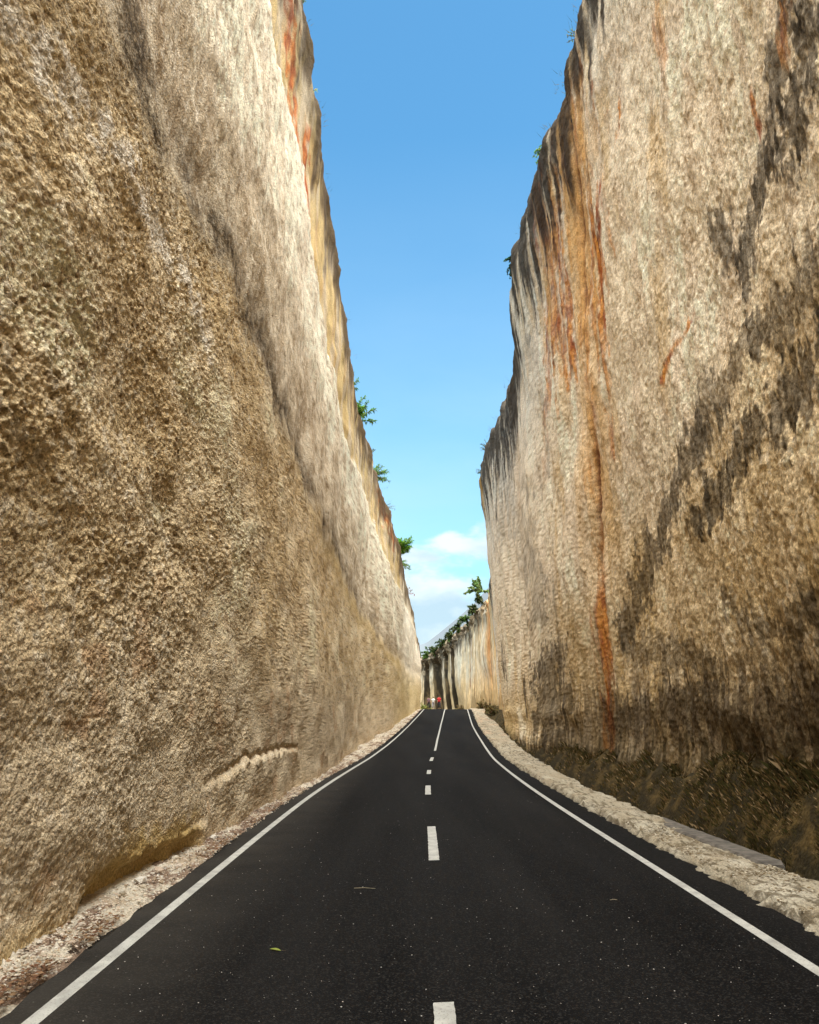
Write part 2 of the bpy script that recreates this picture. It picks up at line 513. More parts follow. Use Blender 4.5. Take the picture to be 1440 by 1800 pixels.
# the road past the crest bends left
bend_c = [(4.6, 108), (4.55, 112), (3.7, 118), (1.6, 123.5), (-2, 127.5), (-7, 130.5), (-16, 133.5), (-34, 136)]
bp = np.array(bend_c)
bt = np.r_[0, np.cumsum(np.hypot(*np.diff(bp, axis=0).T))]
bs = np.arange(0, bt[-1], .8)
bx = np.interp(bs, bt, bp[:, 0]); by = np.interp(bs, bt, bp[:, 1])
for _ in range(6):
    bx[1:-1] = (bx[:-2] + bx[1:-1] * 2 + bx[2:]) / 4; by[1:-1] = (by[:-2] + by[1:-1] * 2 + by[2:]) / 4
btx, bty = normals(bx, by)
btx[0], bty[0] = 0, 1
bnx, bny = bty, -btx
def road_rows(fl, fr, offl, offr):
    """left and right edge points along the whole road"""
    L_ = np.stack([fl(dense) , dense], -1); R_ = np.stack([fr(dense), dense], -1)
    return L_, R_
def asphalt():
    y = dense
    xl = RL(y) - .06 - np.interp(y, [-40, 8, 14, 20, 30, 60, 90], [.2, .2, .30, .40, .28, .5, .45]) - .03 * vn(y / .6, y * 0, 3) - .03 * vn(y / .17, y * 0, 4)
    xr = RR(y) + .06 + .50 + .04 * vn(y / .8, y * 0, 5) + .03 * vn(y / .2, y * 0, 6)
    top = []
    n = 13
    rows = np.array([np.linspace(a, b, n) for a, b in zip(xl, xr)])
    Y = np.repeat(y[:, None], n, 1); Z = np.repeat(ZR(y)[:, None], n, 1)
    # after the crest
    t = np.linspace(-1, 1, n)[None, :]
    c0 = (xl[-1] + xr[-1]) / 2; hw = (xr[-1] - xl[-1]) / 2
    bx2 = bx + (c0 - bx[0]) * np.exp(-bs / 6)
    BX = bx2[1:, None] + bnx[1:, None] * t * hw; BY = by[1:, None] + bny[1:, None] * t * hw
    BZ = np.repeat((ZR(by[1:]))[:, None], n, 1)
    X = np.concatenate([rows, BX]); Y = np.concatenate([Y, BY]); Z = np.concatenate([Z, BZ])
    # side skirts so the mat has a real edge
    X = np.concatenate([X[:, :1] - .02, X, X[:, -1:] + .02], 1); Y = np.concatenate([Y[:, :1], Y, Y[:, -1:]], 1)
    Z = np.concatenate([Z[:, :1] - .12, Z, Z[:, -1:] - .12], 1)
    me = mesh_np('road', np.stack([X, Y, Z], -1), grid_faces(X.shape[0], X.shape[1])[:, ::-1])
    return link('road', me, M_asphalt, kind='structure')
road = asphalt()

def wob(y, amp, sc, seed): return amp * vn(y / sc, y * 0 + .5, seed)
def edge_line(f, seed):
    yy = dense
    hw = .055
    xl = f(yy) - hw; xr = f(yy) + hw
    X = np.stack([xl, xr], -1); Y = np.stack([yy, yy], -1)
    sgn = -1 if f is RL else (1 if f is RR else 0)
    off = f(np.array([108.0]))[0]
    c0 = (RL(np.array([108.]))[0] + RR(np.array([108.]))[0]) / 2
    o = off - c0
    bx2 = bx + (c0 - bx[0]) * np.exp(-bs / 6)
    BX = np.stack([bx2[1:] + bnx[1:] * (o - hw), bx2[1:] + bnx[1:] * (o + hw)], -1)
    BY = np.stack([by[1:] + bny[1:] * (o - hw), by[1:] + bny[1:] * (o + hw)], -1)
    if sgn == 0:
        m = yy >= 43.4
        X = X[m]; Y = Y[m]
    X = np.concatenate([X, BX]); Y = np.concatenate([Y, BY])
    zz = ZR(Y[:, 0]) + .004
    Z = np.stack([zz, zz], -1)
    me = mesh_np('edge_line', np.stack([X, Y, Z], -1), grid_faces(len(X), 2)[:, ::-1])
    return me
link('edge_line', edge_line(RL, 1), M_paint, road)
link('edge_line', edge_line(RR, 2), M_paint, road)
link('centre_line', edge_line(RC, 3), M_paint, road)
for (a, b) in [(-4.6, -1.6), (3.1, 6.2), (11.67, 15.05), (20.8, 23.45), (28.0, 30.0), (35.8, 38.45)]:
    n = 60
    yy = np.unique(np.concatenate([dense[(dense > a) & (dense < b)], np.linspace(a, b, n)]))
    hwv = .07
    xl = RC(yy) - hwv + .004 * vn(yy / .05, yy * 0, 8); xr = RC(yy) + hwv + .004 * vn(yy / .05, yy * 0, 9)
    V = np.stack([np.stack([xl, yy, ZR(yy) + .004], -1), np.stack([xr, yy, ZR(yy) + .004], -1)], 1)
    # ragged ends
    V[0, 1, 1] += .03; V[-1, 0, 1] -= .02
    link('centre_dash', mesh_np('centre_dash', V, grid_faces(len(yy), 2)[:, ::-1]), M_paint, road)

def ystep(y, k, lo, hi):
    return np.clip(k * y * y, lo, hi)
def yrows(y0, y1, k, lo, hi, back=.5):
    out = [y0]
    while out[-1] < y1:
        q = out[-1]
        out.append(q + (back if q < 4.0 else float(ystep(q, k, lo, hi))))
    return np.array(out)

# ground under everything in the cutting (to the rock on both sides)
def ground():
    y = np.arange(-60, 165, 1.0)
    xs = np.linspace(-60, 60, 41)
    V = np.stack([np.repeat(xs[None], len(y), 0), np.repeat(y[:, None], 41, 1), np.repeat((ZR(y) - .35)[:, None], 41, 1)], -1)
    dx = np.abs(V[..., 0] - 5)
    V[..., 2] -= sstep(-1.0, 1.5, V[..., 0] - np.interp(y, [-60, 20, 75, 100, 165], [4.6, 4.6, 8, 9, 9])[:, None]) * 1.3 * (1 - sstep(90, 105, y))[:, None]
    me = mesh_np('ground', V, grid_faces(len(y), 41)[:, ::-1])
    add_color(me, np.full((len(y) * 41, 3), .2) * np.array([1, .85, .6]))
    link('ground', me, M_soil, kind='structure')
    far = mesh_np('terrain', np.array([[-3000, -3000, -6], [3000, -3000, -6], [3000, 3000, -6], [-3000, 3000, -6]]), np.array([[0, 1, 2, 3]]))
    add_color(far, np.full((4, 3), .12)); link('terrain', far, M_soil, kind='structure')
ground()

def left_verge():
    y = yrows(-12, 108, .00050, .016, .5)
    n = 70
    t = np.linspace(0, 1, n)[None, :]
    a = (LB(y) - .45)[:, None]; b = (RL(y) - .2)[:, None]
    X = a + (b - a) * t; Y = np.repeat(y[:, None], n, 1)
    ed = (b - X)
    near = sstep(-.02, .22, ed)
    w1, w2, idv = worley(X / .085, Y / .11, 11)
    st = np.clip(.5 - w1, 0, .5)
    v1, v2, id2 = worley(X / .035, Y / .045, 12)
    dens = sstep(-.2, .35, fbm(X / .5, Y / .9, 13, 3))
    hgt = .03 + .045 * sstep(0, .8, ed) * (1 + .3 * fbm(X / .4, Y / .5, 14, 3)) + dens * (.055 * st * idv * 2 + .022 * (.5 - v1)) + .012 * fbm(X / .05, Y / .05, 15, 3)
    # raised crumbled toe against the rock
    hgt += .05 * sstep(.75, .2, X - a)
    Z = ZR(y)[:, None] + (hgt - .03) * near - .035 * (1 - near)
    pale = np.array([.56, .49, .38]); brown = np.array([.16, .09, .055]); tan = np.array([.42, .33, .23])
    C = mix(np.broadcast_to(pale, X.shape + (3,)), tan, sstep(-.3, .5, fbm(X / .4, Y / .6, 21, 4)))
    lit = fbm(X / .16, Y / .4, 22, 4) + .65 * sstep(.8, .1, ed) - .05 + .4 * vn(X / .9, Y / 1.2, 26)
    C = mix(C, brown, .85 * sstep(.30, .55, lit))
    C = mix(C, [.62, .55, .45], .7 * (st * dens > .25) * (idv > .5))
    C = mix(C, [.045, .03, .02], sstep(.75, .95, fbm(X / .1, Y / .2, 25, 3)))
    me = mesh_np('gravel_verge', np.stack([X, Y, Z], -1), grid_faces(len(y), n)[:, ::-1], True)
    add_color(me, C); link('gravel_verge', me, M_verge, kind='structure')
left_verge()

RSO = smooth_interp([(-60, 4.6), (9.8, 4.56), (15.6, 4.42), (21.3, 4.52), (32, 5.1), (53, 6.35), (64, 7.1), (75.5, 7.85), (92.6, 8.3), (104, 9.3), (108, 9.9)], 1.2)
def right_verge():
    y = yrows(-12, 112, .00050, .018, .4)
    n = 80
    t = np.linspace(0, 1, n)[None, :]
    jag = .10 * fbm(y / .9, y * 0, 31, 4) + .05 * vn(y / .15, y * 0, 33)
    jag = jag - .28 * np.exp(-((y - 15.4) / .35) ** 2) * 0
    a = (RR(y) + .42)[:, None]; b = (RSO(y) + jag)[:, None]
    X = a + (b - a) * t; Y = np.repeat(y[:, None], n, 1)
    inn = X - a; out_ = b - X
    w1, w2, idv = worley(X / .12, Y / .16, 41)
    v1, v2, id2 = worley(X / .04, Y / .05, 42)
    hgt = .060 + .022 * fbm(X / .5, Y / .8, 43, 4) + .030 * (.5 - w1) * idv + .022 * (.5 - v1) + .010 * fbm(X / .03, Y / .03, 44, 2)
    hgt += .03 * sstep(13.5, 16, Y) + .015
    ragg = .05 + .07 * fbm(Y / .35, X / .35, 45, 5) + .05 * fbm(Y / .08, X / .08, 46, 3)
    near = sstep(0, .18, inn - ragg)
    Z = ZR(y)[:, None] + hgt * near - .03 * (1 - near)
    Z -= .9 * sstep(.05, -.0, out_)
    C = mix(np.broadcast_to(np.array([.37, .32, .23]), X.shape + (3,)), [.34, .28, .19], sstep(-.2, .6, fbm(X / .35, Y / .6, 51, 5)))
    C = mix(C, [.47, .42, .32], sstep(.1, .6, fbm(X / .5, Y / 1.2, 52, 4)) * .8)
    C = mix(C, [.50, .36, .24], sstep(45, 60, Y) * sstep(.0, .5, fbm(X / .8, Y / 2.5, 57, 3)) * .6)
    C = mix(C, [.09, .065, .035], .8 * sstep(.15, .6, fbm(X / .06, Y / .11, 53, 4) + .3 * vn(X / .5, Y / 1.1, 58)))
    wk = sstep(17, 13, Y) * sstep(9, 11, Y)
    C = mix(C, [.16, .12, .07], .7 * sstep(.1, .5, fbm(X / .2, Y / .5, 54, 4)) * wk)
    C = mix(C, [.03, .025, .02], .8 * sstep(.12, -.02, inn - ragg))
    me = mesh_np('limestone_verge', np.stack([X, Y, Z], -1), grid_faces(len(y), n)[:, ::-1], True)
    add_color(me, C); link('limestone_verge', me, M_verge, kind='structure')
right_verge()

def ditch_z(X, Y, a, b):
    """ditch cross section between verge edge a and rock b"""
    t = np.clip((X - a) / (b - a), 0, 1)
    zr = ZR(Y)
    shallow = sstep(86, 100, Y)
    floor = -.62 * (1 - shallow) - .02
    toe = np.interp(Y, [-60, 9, 14, 24, 34, 48, 70, 90, 110], [1.15, 1.10, .95, .60, .50, .1, -.5, .5, .5]) + .22 * fbm(Y / .9, X / .5, 65, 4) * sstep(.5, 1, t)
    z = np.where(t < .33, floor * sstep(0, .33, t), floor + (toe - floor) * sstep(.33, 1.0, t) ** .9)
    return zr + z + .02
def ditch():
    y = yrows(-12, 112, .00065, .04, .6)
    n = 90
    t = np.linspace(-.05, 1.15, n)[None, :]
    a = (RSO(y) - .08)[:, None]; b = (RB(y) - .02)[:, None]
    X = a + (b - a) * t; Y = np.repeat(y[:, None], n, 1)
    Z = ditch_z(X, Y, a, b) + .05 * fbm(X / .3, Y / .4, 61, 4) + .03 * fbm(X / .07, Y / .07, 62, 3)
    C = mix(np.broadcast_to(np.array([.034, .025, .010]), X.shape + (3,)), [.10, .066, .022], sstep(-.1, .6, fbm(X / .14, Y / .3, 63, 5)))
    me = mesh_np('ditch_bank', np.stack([X, Y, Z], -1), grid_faces(len(y), n)[:, ::-1], True)
    add_color(me, C); link('ditch_bank', me, M_soil, kind='structure')
ditch()

# ------------------------------------------------------------------ left cliff
def lline(s): return np.interp(s, [5, 7, 9.6, 13, 15.6, 19.3, 26.2, 38.7, 60, 77.7, 110], [8.8, 8.95, 9.35, 9.6, 9.4, 9.3, 8.4, 7.5, 7.0, 6.6, 6.2])
def l12(s): return np.interp(s, [8, 13.3, 20, 25.4, 45, 77, 110], [11.6, 12.35, 12.4, 12.0, 9.9, 7.4, 7])
def loch(s): return np.interp(s, [10, 15.6, 20.4, 24.6, 32.5, 48.7, 70, 91, 110], [17.8, 17.5, 17.9, 16.2, 13.9, 13.9, 14.0, 12.5, 9])
def relief_L(s, z, q, top):
    sd = s + .25 * fbm(s / .8, z / .8, 101, 2)
    zd = z
    l1 = lline(s) + .25 * fbm(s / 1.6, z * 0, 102, 3)
    up = sstep(-.6, .5, z - l1)
    rough = 1 - .62 * up
    # tool-picked lumps, sheared
    u = (s * .9 - z * .45); v = (z * .9 + s * .25)
    w1, w2, i1 = worley(u / .085, v / .072, 103)
    x1, x2, i2 = worley(u / .052, v / .045, 104)
    lump = .034 * (.55 - w1) * (.4 + 1.1 * i1) + .022 * (.5 - x1) + .018 * fbm(u / .3, v / .22, 105, 3) + .012 * fbm(s / .03, z / .03, 106, 2)
    calm = .55 + .45 * sstep(-.4, .5, fbm(s / 2.2, z / 1.6, 107, 3))
    low = .72 + .28 * sstep(2.0, 4.5, z)
    h = .20 * fbm(s / 8, z / 6, 108, 2) + .06 * fbm(s / 1.3, z / 1.1, 109, 3) + lump * calm * rough * low * 1.25
    # ledge under the band
    lump_far = 1 / (1 + (s / 24) ** 3)
    h -= lump * calm * rough * low * 1.25 * (1 - lump_far)
    h += .05 * (1 - sstep(-.5, .6, z - l1)) - .04 * np.exp(-((z - l1 - .1) / .45) ** 2)
    # vertical fluting above
    fl = sstep(-.3, .5, z - l12(s))
    h += fl * (.022 * fbm(s / .55, z / 4.5, 110, 3) + .022 * fbm(s / .2, z / 1.2, 111, 3)) + .05 * fl
    h += up * .016 * fbm(s / .09, z / .35, 118, 3)
    och = sstep(-.15, .15, z - (loch(s) + .3 * fbm(s / 1.5, z * 0, 112, 3)))
    h -= och * .12
    h += och * (.05 * fbm(s / .4, z / 1.5, 113, 4))
    h += .30 * fbm(s / .9, z / .8, 114, 4) * np.exp(-top / 1.1) * .5
    # protruding foot with a soft shoulder, and a low scooped notch
    foot = np.interp(s, [11.5, 13.1, 15, 17.5, 21.1, 23], [.5, .80, .98, 1.05, 1.05, .9]) + .09 * fbm(s / .35, z * 0, 115, 3)
    fm = sstep(12.4, 14.6, s) * sstep(24, 20.5, s)
    h += fm * (.065 * sstep(.10, -.06, z - foot) - .06 * np.exp(-((z - foot - .08) / .06) ** 2))
    notch = sstep(8.4, 8.75, s) * sstep(12.9, 12.2, s)
    nz = np.interp(s, [8.4, 9.2, 10.4, 11.5, 12.9], [.24, .42, .34, .40, .25]) + .05 * fbm(s / .3, z * 0, 116, 3)
    h -= notch * .17 * sstep(.03, -.12, z - nz)
    fm2 = sstep(10.9, 11.4, s) * sstep(13.4, 12.9, s)
    h += fm2 * .08 * sstep(.42, .3, z) 
    return h
def colour_L(s, z, q, top, h):
    one = np.ones(s.shape)
    C = mix(one[..., None] * np.array([.57, .455, .285]), [.71, .605, .43], sstep(-.45, .6, fbm(s / 2.5, z / 1.4, 121, 5)))
    C = mix(C, [.42, .30, .15], .35 * sstep(.0, .75, fbm(s / 3.2 + 4, z / 2.2, 122, 5)))
    C = mix(C, [.22, .14, .06], .6 * sstep(.3, .8, fbm(s / .11, z / .10, 123, 3)))
    C = mix(C, [.17, .11, .055], .75 * sstep(.35, .75, fbm((s - .4 * z) / .06, z / .05, 141, 3)))
    C = mix(C, [.66, .60, .49], .6 * sstep(.25, .8, fbm(s / .12, z / .12, 124, 3)))
    C = mix(C, [.55, .47, .36], .55 * sstep(4.0, 1.2, z))
    C = mix(C, [.40, .23, .12], .45 * sstep(.55, .9, fbm(s / .7, z / .5, 125, 4)) * sstep(5, 2, z))
    l1 = lline(s) + .25 * fbm(s / 1.6, z * 0, 102, 3)
    up = sstep(-.5, .6, z - l1 + .4 * fbm(s / .5, z / .5, 119, 3))
    A = mix(one[..., None] * np.array([.58, .51, .40]), [.44, .36, .26], sstep(-.1, .7, fbm(s / .5, z / 2.6, 126, 5)))
    C = mix(C, A, up)
    fl = sstep(-.5, .6, z - l12(s) + .6 * fbm(s / 1.0, z / 3, 127, 3))
    B = mix(one[..., None] * np.array([.72, .66, .55]), [.60, .53, .42], sstep(-.1, .6, fbm(s / .35, z / 3.0, 128, 5)))
    C = mix(C, B, fl * .9)
    drip = sstep(.45, .8, fbm(s / .35, z / 4.0, 129, 4))
    C = mix(C, [.34, .26, .17], .45 * drip * up * (1 - .5 * fl))
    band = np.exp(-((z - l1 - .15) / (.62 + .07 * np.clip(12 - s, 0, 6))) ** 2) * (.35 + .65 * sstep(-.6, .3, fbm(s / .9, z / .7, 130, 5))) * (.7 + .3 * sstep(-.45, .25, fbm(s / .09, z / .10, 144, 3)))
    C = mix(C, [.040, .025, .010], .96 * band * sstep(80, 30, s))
    sm = sstep(.1, .6, fbm(s / 1.5, z / 3.0, 140, 4)) * sstep(.2, 1.2, z - l1) * sstep(4.0, 1.5, z - l1)
    C = mix(C, [.26, .19, .11], .38 * sm)
    band2 = np.exp(-((z - l1 + .5) / .5) ** 2) * sstep(20, 35, s)
    C = mix(C, [.40, .28, .10], .5 * band2)
    pit = sstep(.22, .6, fbm(s / .09, z / .14, 145, 3)) * up
    C = mix(C, [.24, .18, .11], .65 * pit)
    C = mix(C, [.78, .74, .66], .5 * sstep(.3, .7, fbm(s / .07, z / .12, 146, 3)) * up * (1 - band))
    for pts in ([(5.2, 7.45), (5.87, 7.52), (7.39, 7.88), (8.51, 7.84), (9.89, 8.01)], [(10.4, 8.1), (11.4, 7.98), (12.1, 7.7)]):
        d = seg_dist(s, z, pts)
        C = mix(C, [.66, .63, .58], .75 * sstep(.34, .0, d + .30 * fbm(s / .22, z / .16, 131, 5)))
    ln = loch(s) + .3 * fbm(s / 1.5, z * 0, 112, 3)
    och = sstep(-.08, .12, z - ln)
    O = mix(one[..., None] * np.array([.52, .40, .20]), [.50, .42, .30], sstep(-.3, .4, fbm(s / .5, z / 2.5, 133, 4)))
    O = mix(O, [.42, .26, .10], .5 * sstep(.2, .7, fbm(s / .4, z / 1.5, 134, 4)))
    C = mix(C, O, och)
    for pts in ([(18.4, 20.9), (19.4, 19.8), (20.15, 19.0), (20.6, 18.3)], [(22.0, 18.9), (22.3, 17.9)], [(58, 17.4), (70, 17.6), (74, 16.8)]):
        d = seg_dist(s, z, pts, .35 if pts[0][0] < 40 else .12, .30)
        C = mix(C, mix(np.ones(s.shape)[..., None] * np.array([.50, .16, .04]), [.28, .06, .02], sstep(-.3, .5, fbm(s / .3, z / .5, 142, 3))), .9 * sstep(.26, .02, d + .30 * fbm(s / .5, z / .6, 135, 5)))
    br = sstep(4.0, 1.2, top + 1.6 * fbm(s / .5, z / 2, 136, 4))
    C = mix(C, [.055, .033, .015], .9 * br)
    yl = sstep(60, 85, s) * sstep(8.5, 4.5, z)
    C = mix(C, [.62, .50, .26], .65 * yl)
    C = mix(C, [.66, .61, .52], .7 * sstep(78, 86, s) * sstep(4, 7, z) * (1 - br))
    nt_ = sstep(8.2, 8.8, s) * sstep(13.2, 12.2, s) * sstep(.75, .35, z + .2 * fbm(s / .3, z / .2, 143, 3))
    C = mix(C, [.36, .24, .06], .75 * nt_)
    C = mix(C, [.42, .30, .10], .5 * sstep(.35, .1, z) * sstep(8.5, 7.5, s))
    cr = seg_dist(s, z, [(48, 10.5), (50, 9.6), (53, 8.2)], .3, 1)
    return C
def build_left():
    yd = np.arange(-40, 108, .1)
    pts = [(float(LB(v)), float(v)) for v in yd] + [(1.45, 110), (1.2, 113), (.2, 117.2), (-2, 121.3), (-5, 124.3), (-12, 127.5), (-34, 130)]
    def step(x, y):
        if y < 2: return 1.2
        if y > 107.5: return 1.2
        if y < 5.2: return .08
        return max(.022, min(.9, y * y / 2600 * .75))
    x, y, q = resample_path(pts, step)
    zt = smooth_interp([(-60, 23.5), (18, 23.3), (20.6, 23.1), (21.6, 22.8), (22.8, 22.2), (24.9, 22.5), (26.1, 21.5), (29, 20.7), (32, 19.9), (34.3, 19.5), (38.5, 19.1), (41.5, 18.4), (48, 18.4), (58.9, 19.1), (69.9, 19.4), (77.3, 18.1), (86.7, 16.8), (94.4, 15.2), (102, 13.1), (105.3, 11.4), (108, 10.5), (140, 9)], .6)(y)
    zt = zt + .12 * fbm(y / .7, y * 0, 99, 3)
    zb = ZR(y) - .12
    k = np.r_[np.linspace(0, 1, 400) * 7.6, 7.6 + np.cumsum(np.linspace(.021, .045, 480))]
    k = k / k[-1]
    return cliff('cliff_left', x, y, zb, zt, k, 1, relief_L, colour_L, np.zeros(len(x)), M_left, (-1, 0))
build_left()

# ------------------------------------------------------------------ right cliff
CRACK = [(23.3, 24.5), (23.61, 23.11), (23.02, 21.03), (22.9, 18.81), (23.52, 16.74), (23.69, 14.03), (23.85, 11.8), (24.23, 9.69), (24.83, 7.12), (25.5, 4.56), (26.18, 1.99), (26.55, 0.2)]
def relief_R(s, z, q, top):
    h = .16 * fbm(s / 7, z / 6, 201, 2) + .07 * fbm(s / 1.6, z / 2.2, 202, 3)
    h += .045 * fbm(s / .5, z / 2.8, 203, 4)
    h += .018 * fbm(s / .16, z / .30, 204, 3)
    w1, w2, i1 = worley((s + .3 * z) / .20, z / .26, 205)
    h += .009 * (.5 - w1) * (.4 + i1) + .016 * fbm(s / .05, z / .10, 206, 2) + .018 * fbm(s / .10, z / .5, 214, 3)
    low = sstep(9, 5, z + 1.2 * fbm(s / 3, z / 2, 207, 3))
    w3, w4, i3 = worley(s / .10, z / .09, 208)
    h += low * .018 * (.5 - w3)
    d = seg_dist(s + .12 * fbm(s * 0 + 3, z / .7, 209, 3), z, CRACK, 1, .3)
    h -= .16 * np.exp(-(d / .16) ** 2) * sstep(4, 9, z)
    h -= .05 * np.exp(-(d / .45) ** 2)
    d2 = seg_dist(s + .12 * fbm(s * 0, z / .6, 210, 3), z, [(33, 11.5), (32.4, 10.3), (34.4, 8.3)], 1, .4)
    h -= .09 * np.exp(-(d2 / .10) ** 2)
    d3 = seg_dist(s, z, [(43, 17), (43.3, 9)], 1, .3)
    h -= .10 * np.exp(-(d3 / .25) ** 2)
    h += .35 * fbm(s / 1.6, z / 1.5, 211, 4) * np.exp(-top / 1.6) * .6
    # shoulders of dripped rock just above the damp zone
    h += .10 * np.exp(-((z - 1.9 - .2 * vn(s / 1.4, z * 0, 212)) / .35) ** 2) * sstep(-.1, .5, vn(s / 2.2, z * 0, 213))
    h += .12 * sstep(1.3, .3, z)
    return h
STAINS = [   # (polyline in wall metres, half width, strength)
    ([(8.6, 12.8), (9.26, 11.5), (9.8, 11.4), (10.42, 11.0), (10.7, 10.3), (11.4, 10.0), (12.0, 9.7), (12.4, 9.2)], .34, .95),
    ([(8.9, 11.0), (9.36, 10.4), (9.8, 10.1), (10.4, 9.9)], .34, .95),
    ([(8.4, 12.6), (9.2, 11.9)], .4, .9),
    ([(13.2, 10.4), (12.8, 10.0), (12.7, 9.6)], .26, .85),
    ([(9.6, 8.0), (10.25, 7.79), (11.0, 7.74), (12.1, 7.86)], .30, .75),
    ([(12.15, 7.86), (13.66, 7.82), (14.9, 7.65), (15.4, 7.3)], .28, .6),
    ([(10.0, 6.6), (10.7, 6.5), (11.5, 6.45), (12.7, 6.4), (13.7, 6.14), (15.3, 5.8), (16.2, 5.7)], .34, .95),
    ([(15.4, 7.15), (16.1, 6.8), (17.6, 6.5), (18.6, 6.1), (20.4, 5.5), (21.8, 4.8), (23.3, 4.2)], .40, .85),
    ([(15.1, 3.95), (14, 3.4), (12.9, 3.2), (11.9, 3.4), (11, 3.6)], .26, .7),
    ([(11.9, 3.3), (12.3, 2.4)], .25, .6),
    ([(22.8, 3.8), (20.2, 3.35), (16.7, 3.0)], .28, .65),
    ([(38.5, 8.2), (38.8, 7.3), (39.0, 6.4)], .45, .7),
    ([(37.0, 4.0), (37.5, 3.3), (38.3, 1.3)], .75, .9),
    ([(42.4, 13.2), (42.2, 9.4)], .5, .6),
    ([(27, 2.0), (23, 1.8), (19.4, 1.95), (17, 2.0), (14.9, 1.7), (13, 1.9), (12, 2.05), (10, 2.2)], .45, .85),
    ([(46, 18.5), (50, 17), (52, 14)], 1.0, .6),
]
RUST = [   # polyline, half width, strength
    (CRACK[:6], .50, .85),
    (CRACK[5:], .24, .90),
    ([(24.3, 22.3), (23.6, 20.4), (23.1, 18.8), (23.0, 16.9), (22.6, 14.6)], .95, 1.0),
    ([(23.4, 17.5), (22.4, 15.3), (22.3, 13.3)], .55, .55),
    ([(21.2, 15.3), (21.3, 13.5), (21.5, 12.2), (21.7, 10.6), (22.0, 9.0)], .12, .7),
    ([(24.0, 15.0), (23.9, 12.0), (24.4, 9.0)], .45, .5),
    ([(29.0, 21.3), (28.8, 19.6), (28.5, 18.2), (28.0, 16.6), (27.0, 15.5)], .85, .85),
    ([(26.4, 21.0), (26.9, 18.3), (27.2, 16.4)], .35, .7),
    ([(29.1, 14.9), (30.8, 14.4), (32.5, 14.3)], .25, .7),
    ([(26.5, 14.6), (26.8, 13.8)], .22, .85),
    ([(18.0, 17.0), (18.17, 16.4)], .14, 1.0),
    ([(14.7, 9.5), (15.4, 9.5), (16.4, 9.35), (17.1, 9.15)], .07, .9),
    ([(14.9, 16.6), (14.6, 15.5)], .25, .5),
    ([(11.2, 11.4), (11.1, 11.0)], .10, .9),
    ([(9.4, 11.5), (9.9, 11.2)], .14, .6),
    ([(25.6, 4.8), (26.2, 2.5), (26.6, .4)], .28, .6),
    ([(33.5, 13.2), (34.2, 12.0)], .3, .4),
]
